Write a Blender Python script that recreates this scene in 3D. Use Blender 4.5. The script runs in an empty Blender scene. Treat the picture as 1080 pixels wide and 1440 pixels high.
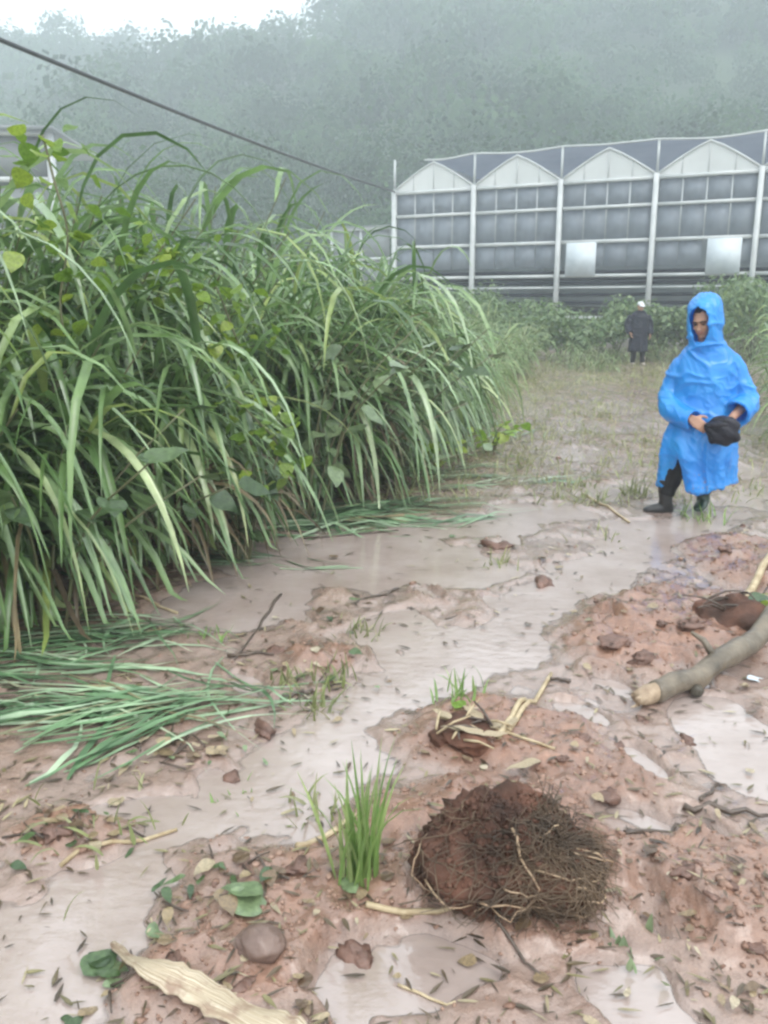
import bpy, bmesh, math, random
import numpy as np
from mathutils import Vector, Matrix

sc = bpy.context.scene
R = math.radians
# ------------------------------------------------------------------ camera
CAMZ, K = 1.55, 1198.0                      # eye height, focal length in photo pixels
PITCH = math.atan(290.0 / K)                # horizon lies at photo row 430
cam_d = bpy.data.cameras.new('camera')
cam = bpy.data.objects.new('camera', cam_d)
sc.collection.objects.link(cam)
cam.location = (0, 0, CAMZ)
cam.rotation_euler = (math.pi / 2 - PITCH, 0, 0)
cam_d.sensor_fit = 'VERTICAL'
cam_d.sensor_height = 24.0
cam_d.lens = 24.0 * K / 1440.0
cam_d.clip_start = 0.05
cam_d.clip_end = 3000
sc.camera = cam
# ------------------------------------------------------------------ sky and sun
SUN_EL, SUN_AZ = R(58), R(150)
w = bpy.data.worlds.new('World')
sc.world = w
w.use_nodes = True
nt = w.node_tree
nt.nodes.clear()
out = nt.nodes.new('ShaderNodeOutputWorld')
bg = nt.nodes.new('ShaderNodeBackground')
sky = nt.nodes.new('ShaderNodeTexSky')
sky.sky_type = 'NISHITA'
sky.sun_disc = False
sky.sun_elevation = SUN_EL
sky.sun_rotation = SUN_AZ
sky.air_density = 1.0
sky.dust_density = 6.0
hs = nt.nodes.new('ShaderNodeHueSaturation')
hs.inputs['Saturation'].default_value = 0.22      # even cloud cover: nearly colourless sky
mx = nt.nodes.new('ShaderNodeMix')
mx.data_type = 'RGBA'
mx.inputs['Factor'].default_value = 0.6
mx.inputs['B'].default_value = (9.0, 9.4, 9.8, 1)
nt.links.new(sky.outputs[0], hs.inputs['Color'])
nt.links.new(hs.outputs[0], mx.inputs['A'])
nt.links.new(mx.outputs['Result'], bg.inputs[0])
bg.inputs[1].default_value = 0.12
nt.links.new(bg.outputs[0], out.inputs[0])
sun_d = bpy.data.lights.new('sun', 'SUN')
sun_d.energy = 0.8
sun_d.angle = R(35)
sun_d.color = (1.0, 0.97, 0.92)
sun = bpy.data.objects.new('sun', sun_d)
sc.collection.objects.link(sun)
sd = Vector((math.sin(SUN_AZ) * math.cos(SUN_EL), math.cos(SUN_AZ) * math.cos(SUN_EL), math.sin(SUN_EL)))
sun.rotation_euler = sd.to_track_quat('Z', 'Y').to_euler()
# ------------------------------------------------------------------ exposure
sc.render.engine = 'CYCLES'
sc.view_settings.view_transform = 'Standard'
sc.view_settings.look = 'None'
sc.view_settings.exposure = 1.28
sc.view_settings.gamma = 1.0
sc.view_settings.use_curve_mapping = False
cy = sc.cycles
cy.use_denoising = True
cy.max_bounces = 8
cy.diffuse_bounces = 3
cy.glossy_bounces = 3
cy.transmission_bounces = 4
cy.transparent_max_bounces = 12
cy.volume_bounces = 3
cy.pixel_filter_type = 'BLACKMAN_HARRIS'
cy.filter_width = 2.6

# ================================================================== helpers
rnd = random.Random(7)
rng = np.random.default_rng(11)

def ray(px, py):
    f = np.array((0, math.cos(PITCH), -math.sin(PITCH)))
    u = np.array((0, math.sin(PITCH), math.cos(PITCH)))
    r = np.array((1.0, 0, 0))
    return f * K + r * (px - 540) + u * (720 - py)

def at(px, py, Y):                     # direction through a pixel, at a known distance
    d = ray(px, py)
    return np.array((0, 0, CAMZ)) + d * (Y / d[1])

def gp(px, py, z=0.0):                 # where that direction meets the ground
    d = ray(px, py)
    t = (z - CAMZ) / d[2]
    return d[0] * t, d[1] * t

def _hash(ix, iy, s):
    n = (ix.astype(np.int64) * 374761393 + iy.astype(np.int64) * 668265263 + s * 974711 + 12345) & 0xffffffff
    n = ((n ^ (n >> 13)) * 1274126177) & 0xffffffff
    return ((n ^ (n >> 16)) & 0xffff) / 65535.0

def vn(x, y, s=0):
    x = np.asarray(x, float); y = np.asarray(y, float)
    ix = np.floor(x); iy = np.floor(y)
    fx = x - ix; fy = y - iy
    fx = fx * fx * (3 - 2 * fx); fy = fy * fy * (3 - 2 * fy)
    a = _hash(ix, iy, s); b = _hash(ix + 1, iy, s)
    c = _hash(ix, iy + 1, s); d = _hash(ix + 1, iy + 1, s)
    return ((a * (1 - fx) + b * fx) * (1 - fy) + (c * (1 - fx) + d * fx) * fy) * 2 - 1

def fbm(x, y, s=0, o=4):
    t = 0; a = 1.0; n = 0
    x = np.asarray(x, float); y = np.asarray(y, float)
    for i in range(o):
        t = t + a * vn(x, y, s + i * 17); n += a
        a *= 0.55
        x, y = x * 1.72 + y * 1.05 + 3.1, y * 1.72 - x * 1.05 + 7.7
    return t / n

def sstep(a, b, x):
    t = np.clip((x - a) / (b - a), 0, 1)
    return t * t * (3 - 2 * t)

def mesh_np(name, V, F, smooth=True):
    """V (n,3); F array (m,k) or list of such arrays"""
    me = bpy.data.meshes.new(name)
    Fs = F if isinstance(F, list) else [F]
    Fs = [np.asarray(f, dtype=np.int32) for f in Fs if len(f)]
    V = np.asarray(V, dtype=np.float32)
    nl = sum(f.size for f in Fs); npol = sum(len(f) for f in Fs)
    me.vertices.add(len(V)); me.vertices.foreach_set('co', V.ravel())
    me.loops.add(nl); me.loops.foreach_set('vertex_index', np.concatenate([f.ravel() for f in Fs]))
    tot = np.concatenate([np.full(len(f), f.shape[1], np.int32) for f in Fs])
    st = np.concatenate(([0], np.cumsum(tot)[:-1])).astype(np.int32)
    me.polygons.add(npol)
    me.polygons.foreach_set('loop_start', st)
    try:
        me.polygons.foreach_set('loop_total', tot)
    except Exception:
        pass
    if smooth:
        me.polygons.foreach_set('use_smooth', np.ones(npol, bool))
    me.update(calc_edges=True)
    return me

class MB:
    def __init__(s): s.V = []; s.F = {}; s.n = 0
    def add(s, V, *Fs):
        V = np.asarray(V, float)
        for F in Fs:
            F = np.asarray(F, np.int64)
            if F.size: s.F.setdefault(F.shape[1], []).append(F + s.n)
        s.V.append(V); s.n += len(V)
        return s
    def box(s, x0, x1, y0, y1, z0, z1):
        V = [(x, y, z) for z in (z0, z1) for y in (y0, y1) for x in (x0, x1)]
        return s.add(V, [(0, 2, 3, 1), (4, 5, 7, 6), (0, 1, 5, 4), (2, 6, 7, 3), (0, 4, 6, 2), (1, 3, 7, 5)])
    def mesh(s, name, smooth=True):
        if not s.V: return None
        return mesh_np(name, np.concatenate(s.V), [np.concatenate(f) for f in s.F.values()], smooth)
    def build(s, name, mat, parent=None, smooth=True):
        return obj(name, s.mesh(name, smooth), mat, parent)

def obj(name, me, mat=None, parent=None, loc=None, rot=None, scale=None):
    o = bpy.data.objects.new(name, me)
    sc.collection.objects.link(o)
    if mat is not None and me is not None and not me.materials:
        me.materials.append(mat)
    if parent is not None: o.parent = parent
    if loc is not None: o.location = [float(v) for v in loc]
    if rot is not None: o.rotation_euler = rot
    if scale is not None: o.scale = (scale,) * 3 if isinstance(scale, (int, float)) else scale
    return o

def tag(o, label=None, cat=None, group=None, kind=None):
    if label: o['label'] = label
    if cat: o['category'] = cat
    if group: o['group'] = group
    if kind: o['kind'] = kind
    return o

def thing(name, label, cat, loc=(0, 0, 0), rotz=0, group=None):
    o = bpy.data.objects.new(name, None)
    sc.collection.objects.link(o)
    o.empty_display_size = 0.1
    o.location = [float(v) for v in loc]
    o.rotation_euler = (0, 0, rotz)
    return tag(o, label, cat, group)

# swept tube with per-point radii
def tube(P, r, segs=6, cap=True):
    P = np.asarray(P, float); n = len(P)
    r = np.broadcast_to(np.asarray(r, float), (n,)) if np.ndim(r) < 2 else np.asarray(r, float)
    T = np.gradient(P, axis=0)
    T /= np.linalg.norm(T, axis=1)[:, None] + 1e-9
    ref = np.array((0, 0, 1.0)) if abs(T[0][2]) < 0.9 else np.array((1.0, 0, 0))
    a = np.arange(segs) / segs * 2 * math.pi
    ca, sa = np.cos(a)[:, None], np.sin(a)[:, None]
    V = []
    N = ref - T[0] * ref.dot(T[0]); N /= np.linalg.norm(N)
    for i in range(n):
        N = N - T[i] * N.dot(T[i]); N /= np.linalg.norm(N) + 1e-9
        B = np.cross(T[i], N)
        ra, rb = (r[i], r[i]) if r.ndim == 1 else r[i]
        V.append(P[i] + ca * N * ra + sa * B * rb)
    V = np.concatenate(V)
    i = np.arange(n - 1)[:, None] * segs; j = np.arange(segs)[None]; j2 = (j + 1) % segs
    F = np.stack([i + j, i + j2, i + segs + j2, i + segs + j], -1).reshape(-1, 4)
    Fs = [F]
    if cap:
        V = np.concatenate([V, P[:1], P[-1:]])
        c0 = n * segs; jj = np.arange(segs); jn = (jj + 1) % segs
        Fs.append(np.concatenate([np.stack([np.full(segs, c0), jn, jj], -1),
                                  np.stack([np.full(segs, c0 + 1), (n - 1) * segs + jj, (n - 1) * segs + jn], -1)]))
    return V, Fs

def spline(pts, n):
    """Catmull-Rom through pts"""
    p = np.asarray(pts, float)
    p = np.vstack([2 * p[0] - p[1], p, 2 * p[-1] - p[-2]])
    m = len(p) - 3
    o = []
    for t in np.linspace(0, m - 1e-6, n):
        i = int(t); f = t - i
        a, b, c, d = p[i:i + 4]
        o.append(0.5 * ((2 * b) + (c - a) * f + (2 * a - 5 * b + 4 * c - d) * f * f + (3 * b - a - 3 * c + d) * f ** 3))
    return np.array(o)

ICO = {}
def ico(sub):
    if sub not in ICO:
        bm = bmesh.new(); bmesh.ops.create_icosphere(bm, subdivisions=sub, radius=1)
        bm.verts.ensure_lookup_table()
        ICO[sub] = (np.array([v.co[:] for v in bm.verts]), np.array([[v.index for v in f.verts] for f in bm.faces]))
        bm.free()
    return ICO[sub]

def noise3(V, s, f):
    return (vn(V[:, 0] * f + V[:, 2] * f * .7, V[:, 1] * f - V[:, 2] * f * .6, s) +
            vn(V[:, 2] * f + 5, V[:, 0] * f * .8 + V[:, 1] * f * .5, s + 3)) * .5

# ------------------------------------------------------------------ materials
def mat_new(name):
    m = bpy.data.materials.new(name); m.use_nodes = True
    n = m.node_tree; b = n.nodes['Principled BSDF']
    return m, n, b

def L(n, a, b): n.links.new(a, b)

def ramp(n, fac, stops):
    r = n.nodes.new('ShaderNodeValToRGB')
    e = r.color_ramp.elements
    while len(e) < len(stops): e.new(0.5)
    for k, (p, c) in zip(e, stops):
        k.position = p; k.color = (*c, 1)
    L(n, fac, r.inputs[0]); return r.outputs[0]

def noise(n, scale, detail=4, coord='Object', rough=0.55, stretch=None):
    tc = n.nodes.new('ShaderNodeTexCoord')
    t = n.nodes.new('ShaderNodeTexNoise')
    t.inputs['Scale'].default_value = scale; t.inputs['Detail'].default_value = detail
    t.inputs['Roughness'].default_value = rough
    if stretch:
        mp = n.nodes.new('ShaderNodeMapping'); mp.inputs['Scale'].default_value = stretch
        L(n, tc.outputs[coord], mp.inputs[0]); L(n, mp.outputs[0], t.inputs['Vector'])
    else:
        L(n, tc.outputs[coord], t.inputs['Vector'])
    return t.outputs['Fac']

def math_n(n, op, a, b):
    m = n.nodes.new('ShaderNodeMath'); m.operation = op
    for i, v in enumerate((a, b)):
        if isinstance(v, (int, float)): m.inputs[i].default_value = v
        else: L(n, v, m.inputs[i])
    return m.outputs[0]

def mixc(n, f, a, b, mode='MIX'):
    m = n.nodes.new('ShaderNodeMix'); m.data_type = 'RGBA'; m.blend_type = mode
    for s, v in (('Factor', f), ('A', a), ('B', b)):
        if isinstance(v, (int, float)): m.inputs[s].default_value = v
        elif isinstance(v, tuple): m.inputs[s].default_value = (*v, 1)
        else: L(n, v, m.inputs[s])
    return m.outputs['Result']

def bump(n, h, b, strength=0.4, dist=0.01):
    k = n.nodes.new('ShaderNodeBump'); k.inputs['Strength'].default_value = strength
    k.inputs['Distance'].default_value = dist
    L(n, h, k.inputs['Height']); L(n, k.outputs[0], b.inputs['Normal'])

def simple(name, c1, c2, scale=8, rough=0.6, bmp=0.0, stretch=None, coat=0.0, metal=0, spec=0.5, bdist=0.01):
    m, n, b = mat_new(name)
    f = noise(n, scale, 5, stretch=stretch)
    L(n, ramp(n, f, [(0.3, c1), (0.7, c2)]), b.inputs['Base Color'])
    b.inputs['Roughness'].default_value = rough
    b.inputs['Metallic'].default_value = metal
    b.inputs['Specular IOR Level'].default_value = spec
    b.inputs['Coat Weight'].default_value = coat
    b.inputs['Coat Roughness'].default_value = 0.15
    if bmp: bump(n, noise(n, scale * 3, 5, stretch=stretch), b, bmp, bdist)
    return m

def leafmat(name, stops, rough=0.42, transl=0.35, coat=0.25, vary=6.0, contrast=.5):
    """colour differs from leaf to leaf; light passes through"""
    m, n, b = mat_new(name)
    g = n.nodes.new('ShaderNodeNewGeometry'); oi = n.nodes.new('ShaderNodeObjectInfo')
    s = math_n(n, 'FRACT', math_n(n, 'ADD', g.outputs['Random Per Island'], oi.outputs['Random']), 0)
    col = ramp(n, s, stops)
    f = noise(n, vary, 3)
    col = mixc(n, contrast, col, ramp(n, f, [(0.35, (0.5, 0.52, 0.5)), (0.65, (1.5, 1.5, 1.35))]), 'MULTIPLY')
    L(n, col, b.inputs['Base Color'])
    b.inputs['Roughness'].default_value = rough
    b.inputs['Coat Weight'].default_value = coat
    b.inputs['Coat Roughness'].default_value = 0.25
    t = n.nodes.new('ShaderNodeBsdfTranslucent'); L(n, col, t.inputs[0])
    mx = n.nodes.new('ShaderNodeMixShader'); mx.inputs[0].default_value = transl
    L(n, b.outputs[0], mx.inputs[1]); L(n, t.outputs[0], mx.inputs[2])
    L(n, mx.outputs[0], n.nodes['Material Output'].inputs[0])
    return m

M = {}
M['grass'] = leafmat('wet_tall_grass', [(0, (.06, .12, .04)), (.3, (.10, .19, .06)), (.6, (.17, .28, .10)), (.85, (.24, .35, .17)), (1, (.30, .38, .11))], rough=.32, coat=.6)
M['grass_yellow'] = leafmat('yellow_green_grass', [(0, (.12, .20, .04)), (.4, (.20, .30, .06)), (.8, (.28, .38, .09)), (1, (.36, .44, .12))], rough=.32, transl=.45, coat=.5)
M['grass_pale'] = leafmat('pale_fine_grass', [(0, (.13, .20, .08)), (.4, (.19, .28, .12)), (.8, (.26, .34, .17)), (1, (.34, .37, .20))], rough=.4, transl=.4, coat=.3)
M['hero'] = leafmat('wet_highlit_blade', [(0, (.12, .21, .08)), (.35, (.20, .31, .14)), (.7, (.32, .43, .26)), (1, (.40, .47, .22))], rough=.22, transl=.25, coat=1.0)  # sky highlights on the wet blades partly put into this paler colour
M['grass_dead'] = leafmat('dead_grass', [(0, (.10, .075, .05)), (.5, (.16, .12, .075)), (1, (.24, .19, .11))], transl=.15, coat=.1)
M['stem'] = simple('grass_stem', (.10, .12, .05), (.15, .13, .08), 5, .5)
M['flat'] = leafmat('flattened_grass', [(0, (.06, .12, .06)), (.4, (.14, .25, .13)), (.7, (.28, .40, .26)), (.88, (.42, .52, .38)), (.93, (.22, .18, .10)), (1, (.13, .09, .06))], transl=.1, coat=.6)
M['broad'] = leafmat('broad_leaf', [(0, (.045, .08, .035)), (.5, (.07, .12, .05)), (1, (.11, .17, .07))], rough=.35, transl=.25, coat=.4)
M['lime'] = leafmat('lime_leaf', [(0, (.16, .30, .03)), (.5, (.24, .38, .04)), (1, (.33, .42, .06))], transl=.45)
M['vine'] = leafmat('vine_leaf', [(0, (.10, .19, .03)), (.5, (.18, .29, .04)), (1, (.30, .39, .06))], transl=.45)
M['bluegreen'] = leafmat('bluish_leaf', [(0, (.10, .15, .07)), (.5, (.16, .225, .115)), (1, (.22, .29, .16))], transl=.2, coat=.6)
M['bush'] = leafmat('bush_leaf', [(0, (.09, .15, .07)), (.5, (.15, .23, .10)), (1, (.22, .29, .13))], transl=.4)
M['tuft'] = leafmat('young_grass', [(0, (.17, .29, .08)), (.5, (.25, .39, .12)), (1, (.36, .44, .19))], transl=.4)
M['tuftdry'] = leafmat('dull_grass', [(0, (.16, .19, .07)), (.5, (.24, .27, .11)), (1, (.34, .34, .19))], transl=.35)
M['forest'] = leafmat('forest_leaf', [(0, (.055, .095, .058)), (.5, (.065, .11, .062)), (1, (.08, .125, .07))], rough=.9, transl=.45, coat=0, vary=.10, contrast=1.0)
M['forest'].node_tree.nodes['Principled BSDF'].inputs['Specular IOR Level'].default_value = 0
M['deadleaf'] = leafmat('dead_leaf', [(0, (.09, .055, .035)), (.4, (.15, .10, .06)), (.75, (.30, .23, .14)), (1, (.42, .36, .27))], transl=.1, coat=.4)
M['litterbits'] = leafmat('litter_bits', [(0, (.05, .035, .025)), (.5, (.11, .08, .05)), (.8, (.17, .15, .07)), (1, (.36, .30, .2))], transl=.05, coat=.2)
M['straw'] = simple('straw_stalk', (.30, .22, .12), (.52, .43, .28), 22, .5, .2)
M['twig'] = simple('dark_twig', (.045, .03, .022), (.10, .07, .05), 30, .5, .4, coat=.3)
M['sheath'] = simple('dry_sheath', (.27, .20, .12), (.52, .44, .30), 11, .55, .5, stretch=(3, 7, 3), coat=.15)
M['bark'] = simple('wet_bark', (.06, .048, .033), (.23, .185, .13), 7, .5, .9, coat=.3)
M['bark_dark'] = simple('dark_bark', (.03, .025, .02), (.08, .07, .05), 14, .6, .5)
M['wood'] = simple('broken_wood', (.20, .135, .085), (.46, .36, .25), 14, .6, .7)
M['rootsoil'] = simple('root_soil', (.022, .012, .008), (.17, .078, .05), 4.5, .75, .9, spec=.3, bdist=.02)
M['root'] = simple('fibrous_root', (.025, .016, .010), (.15, .10, .06), 6, .6)
M['rootpale'] = simple('pale_root', (.28, .18, .11), (.45, .34, .22), 25, .5)
M['clod'] = simple('red_clod', (.085, .045, .032), (.20, .11, .08), 16, .55, .8, coat=.15)
M['crumb'] = simple('soil_crumb', (.17, .09, .06), (.33, .215, .16), 5, .6, .5)
M['stone'] = simple('brown_stone', (.12, .075, .06), (.19, .13, .105), 18, .5, .4, coat=.2)
M['trunk'] = simple('tree_trunk', (.06, .05, .04), (.12, .10, .08), 10, .7)
M['steel'] = simple('white_steel', (.38, .41, .41), (.52, .54, .54), 1.5, .5)
M['steelgrey'] = simple('grey_steel', (.36, .39, .40), (.50, .53, .53), 3, .45)
M['concrete'] = simple('plinth_concrete', (.26, .26, .24), (.38, .37, .35), 2, .8)
M['darkfloor'] = simple('earth_floor', (.05, .045, .04), (.09, .08, .07), 2, .9)
M['door'] = simple('white_sheet_panel', (.45, .51, .55), (.60, .66, .69), 2, .5)
M['black'] = simple('black_rubber', (.010, .010, .011), (.022, .021, .022), 10, .35)
M['trousers'] = simple('dark_trousers', (.006, .006, .007), (.016, .014, .016), 12, .75, .3, spec=.2)
M['greenboot'] = simple('dark_green_boot', (.012, .035, .022), (.022, .055, .035), 10, .3)
M['skin'] = simple('skin', (.36, .20, .13), (.43, .25, .17), 12, .5)
M['hair'] = simple('dark_hair', (.012, .010, .009), (.03, .025, .02), 40, .5)
M['eyewhite'] = simple('eye_white', (.6, .58, .55), (.7, .68, .66), 5, .2)
M['lip'] = simple('lips', (.30, .10, .08), (.36, .14, .11), 20, .4)
M['bag'] = simple('black_bag', (.006, .006, .010), (.018, .018, .028), 9, .4, .5, spec=.25, bdist=.02)
M['navy'] = simple('navy_raincoat', (.004, .005, .012), (.010, .012, .026), 6, .5, .3, spec=.25, bdist=.02)
M['cap'] = simple('pale_cap', (.45, .47, .48), (.62, .64, .65), 8, .7)
M['palerubber'] = simple('muddy_boot', (.22, .19, .16), (.36, .32, .28), 9, .5)
M['cable'] = simple('black_cable', (.02, .022, .025), (.05, .055, .06), 4, .4)
M['ground_earth_patch'] = simple('bare_red_earth', (.34, .17, .10), (.46, .26, .17), .4, .9)

def film(name, c1, c2, scale, clear, rough=.3):
    m, n, b = mat_new(name)
    col = ramp(n, noise(n, scale, 4, stretch=(1, 1, .25)), [(.3, c1), (.7, c2)])
    L(n, col, b.inputs['Base Color']); b.inputs['Roughness'].default_value = rough
    t = n.nodes.new('ShaderNodeBsdfTranslucent'); L(n, col, t.inputs[0])
    a = n.nodes.new('ShaderNodeMixShader'); a.inputs[0].default_value = .45
    L(n, b.outputs[0], a.inputs[1]); L(n, t.outputs[0], a.inputs[2])
    tr = n.nodes.new('ShaderNodeBsdfTransparent')
    c = n.nodes.new('ShaderNodeMixShader'); c.inputs[0].default_value = clear
    L(n, a.outputs[0], c.inputs[1]); L(n, tr.outputs[0], c.inputs[2])
    L(n, c.outputs[0], n.nodes['Material Output'].inputs[0])
    return m
M['pane'] = film('plastic_film_pane', (.30, .34, .40), (.44, .49, .54), .8, .22)
M['gable'] = film('milky_sheet', (.74, .77, .76), (.84, .86, .85), .9, .04)
M['roof'] = film('roof_sheet', (.42, .45, .46), (.54, .57, .57), .6, .15)
M['net'] = film('dark_shade_net', (.16, .18, .235), (.21, .23, .29), .7, .18, .8)
M['greynet'] = film('grey_insect_net', (.34, .37, .39), (.46, .49, .51), .7, .2, .6)

# blue raincoat: thin glossy plastic
m, n, b = mat_new('blue_raincoat_plastic')
col = ramp(n, noise(n, 3.5, 4), [(.25, (.015, .22, .72)), (.75, (.05, .40, .87))])
L(n, col, b.inputs['Base Color']); b.inputs['Roughness'].default_value = .24
b.inputs['Coat Weight'].default_value = .3; b.inputs['Coat Roughness'].default_value = .2
t = n.nodes.new('ShaderNodeBsdfTranslucent'); t.inputs[0].default_value = (.05, .48, .97, 1)
mxs = n.nodes.new('ShaderNodeMixShader'); mxs.inputs[0].default_value = .3
L(n, b.outputs[0], mxs.inputs[1]); L(n, t.outputs[0], mxs.inputs[2])
L(n, mxs.outputs[0], n.nodes['Material Output'].inputs[0])
tcz = n.nodes.new('ShaderNodeTexCoord'); sp_ = n.nodes.new('ShaderNodeSeparateXYZ'); L(n, tcz.outputs['Object'], sp_.inputs[0])
spl = math_n(n, 'ADD', math_n(n, 'MULTIPLY', math_n(n, 'SUBTRACT', .42, sp_.outputs['Z']), 1.6), math_n(n, 'MULTIPLY', math_n(n, 'SUBTRACT', noise(n, 38, 4), .5), 2.2))
col2 = mixc(n, ramp(n, spl, [(.45, (0, 0, 0)), (.62, (.75, .75, .75))]), col, (.30, .20, .15))     # mud splashes near the hem
L(n, col2, b.inputs['Base Color'])
bump(n, noise(n, 9, 3, stretch=(1, 1, .5)), b, .25, .02)
M['rain'] = m

# mud: pink-brown silt, red churned soil, thin grassy litter
m, n, b = mat_new('wet_mud')
a_red = n.nodes.new('ShaderNodeAttribute'); a_red.attribute_name = 'churned'
a_gr = n.nodes.new('ShaderNodeAttribute'); a_gr.attribute_name = 'litter'
a_wet = n.nodes.new('ShaderNodeAttribute'); a_wet.attribute_name = 'sodden'
nA = noise(n, 1.6, 6); nB = noise(n, 9, 6, rough=.65); nC = noise(n, 45, 5, rough=.7)
silt = mixc(n, ramp(n, nA, [(.35, (0, 0, 0)), (.65, (1, 1, 1))]), (.24, .155, .12), (.36, .26, .21))
silt = mixc(n, ramp(n, nB, [(.45, (0, 0, 0)), (.75, (.7, .7, .7))]), silt, (.25, .165, .13))
red = mixc(n, ramp(n, nB, [(.3, (0, 0, 0)), (.7, (1, 1, 1))]), (.165, .075, .045), (.35, .195, .13))
redf = math_n(n, 'ADD', a_red.outputs['Fac'], math_n(n, 'MULTIPLY', math_n(n, 'SUBTRACT', nB, .5), .9))
redm = ramp(n, redf, [(.15, (0, 0, 0)), (.9, (1, 1, 1))])
c = mixc(n, redm, silt, red)
lit = mixc(n, ramp(n, nC, [(.35, (0, 0, 0)), (.65, (1, 1, 1))]), (.32, .29, .20), (.54, .50, .42))
grf = math_n(n, 'ADD', a_gr.outputs['Fac'], math_n(n, 'MULTIPLY', math_n(n, 'SUBTRACT', nB, .5), 1.2))
c = mixc(n, ramp(n, grf, [(.35, (0, 0, 0)), (.8, (1, 1, 1))]), c, lit)
c = mixc(n, .55, c, ramp(n, nC, [(.3, (.68, .66, .64)), (.7, (1.18, 1.18, 1.18))]), 'MULTIPLY')
wetf = ramp(n, math_n(n, 'ADD', a_wet.outputs['Fac'], math_n(n, 'MULTIPLY', math_n(n, 'SUBTRACT', nB, .5), .7)), [(.25, (0, 0, 0)), (.8, (1, 1, 1))])
c = mixc(n, wetf, c, (.31, .23, .195))
L(n, c, b.inputs['Base Color'])
rg = n.nodes.new('ShaderNodeMapRange'); rg.inputs['To Min'].default_value = .08; rg.inputs['To Max'].default_value = .5
b.inputs['Coat Weight'].default_value = .8; b.inputs['Coat Roughness'].default_value = .10; b.inputs['Coat IOR'].default_value = 1.45
rg.inputs['From Min'].default_value = .3; rg.inputs['From Max'].default_value = .75
L(n, math_n(n, 'ADD', nB, math_n(n, 'MULTIPLY', a_red.outputs['Fac'], .18)), rg.inputs['Value'])
L(n, math_n(n, 'MULTIPLY', rg.outputs[0], math_n(n, 'SUBTRACT', 1.0, math_n(n, 'MULTIPLY', wetf, .8))), b.inputs['Roughness'])
hh = math_n(n, 'ADD', nB, math_n(n, 'MULTIPLY', nC, .35))
bump(n, math_n(n, 'ADD', hh, math_n(n, 'MULTIPLY', noise(n, 130, 4, rough=.7), .12)), b, .8, .025)
M['mud'] = m
# muddy water
m, n, b = mat_new('muddy_water')
L(n, ramp(n, noise(n, 2.5, 4), [(.3, (.29, .225, .195)), (.7, (.40, .335, .31))]), b.inputs['Base Color'])
b.inputs['Roughness'].default_value = .04; b.inputs['IOR'].default_value = 1.6
b.inputs['Specular IOR Level'].default_value = 1.0
bump(n, noise(n, 13, 3, stretch=(1, 1.8, 1)), b, .22, .012)
dp = n.nodes.new('ShaderNodeAttribute'); dp.attribute_name = 'depth'
op = n.nodes.new('ShaderNodeMapRange'); op.interpolation_type = 'SMOOTHSTEP'
op.inputs['From Min'].default_value = -.001; op.inputs['From Max'].default_value = .007; op.inputs['To Min'].default_value = .35
L(n, dp.outputs['Fac'], op.inputs['Value'])
trn = n.nodes.new('ShaderNodeBsdfTransparent'); mxw = n.nodes.new('ShaderNodeMixShader')
L(n, op.outputs[0], mxw.inputs[0]); L(n, trn.outputs[0], mxw.inputs[1]); L(n, b.outputs[0], mxw.inputs[2])
L(n, mxw.outputs[0], n.nodes['Material Output'].inputs[0])
M['water'] = m

# ================================================================== ground
def ell(px, py, rx, ry):                 # pixel ellipse -> ellipse on the ground
    x0, y0 = gp(px, py)
    xa, _ = gp(px + rx, py)
    _, yn = gp(px, py + ry); _, yf = gp(px, py - ry)
    return x0, (yn + yf) / 2, abs(xa - x0), abs(yf - yn) / 2

def seg_dist(x, y, pts):
    d = np.full(np.shape(x), 1e9)
    for (ax, ay), (bx, by) in zip(pts[:-1], pts[1:]):
        vx, vy = bx - ax, by - ay
        t = np.clip(((x - ax) * vx + (y - ay) * vy) / (vx * vx + vy * vy), 0, 1)
        d = np.minimum(d, np.hypot(x - ax - t * vx, y - ay - t * vy))
    return d

STREAM = [gp(*p) for p in ((-60, 1390), (120, 1300), (250, 1220), (330, 1165), (395, 1115), (450, 1070), (530, 1000), (620, 945), (690, 905), (760, 868), (830, 815), (900, 770), (1000, 730), (1090, 690))]
PUDDLES = [ell(*p) for p in ((580, 1375, 140, 62), (890, 1405, 75, 55), (1050, 1050, 75, 75), (150, 1300, 110, 70),
                             (470, 790, 190, 42), (330, 850, 120, 40), (640, 800, 90, 30), (900, 1180, 60, 45), (560, 890, 60, 30),
                             (930, 745, 70, 14), (760, 720, 75, 16), (700, 740, 60, 14), (850, 690, 60, 12), (1020, 660, 40, 14), (960, 610, 50, 10), (860, 575, 40, 9), (620, 745, 80, 16), (810, 640, 40, 10), (1000, 1000, 50, 25), (230, 1140, 110, 24), (740, 575, 22, 16))]
MOUNDS = [(ell(*p[:4]), p[4]) for p in ((720, 1215, 210, 110, .075), (420, 1290, 210, 90, .05), (1040, 1290, 130, 110, .07),
                                        (300, 1400, 150, 60, .04), (690, 1040, 150, 50, .05), (880, 900, 120, 55, .05), (980, 880, 110, 50, .06),
                                        (1075, 805, 90, 50, .07), (850, 1100, 90, 45, .035), (120, 1180, 90, 30, .04),
                                        (450, 930, 50, 22, .05), (330, 1200, 100, 40, .03), (760, 1330, 90, 40, .03))]
BANK = np.array([(-2.2, -6), (-2.15, 1.0), (-2.0, 3.2), (-1.9, 3.8), (-1.6, 5.0), (-1.05, 5.5), (-.95, 6.3), (-.22, 7.1), (.45, 9.0), (1.6, 14.5), (3.2, 22), (4.6, 29), (5.6, 40)])
RBANK = np.array([(2.6, -6), (2.9, 3), (3.6, 6), (5.0, 10), (6.3, 15), (8.2, 22), (10.0, 29), (12, 40)])
def bank_x(y): return np.interp(y, BANK[:, 1], BANK[:, 0])
def rbank_x(y): return np.interp(y, RBANK[:, 1], RBANK[:, 0])

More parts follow.
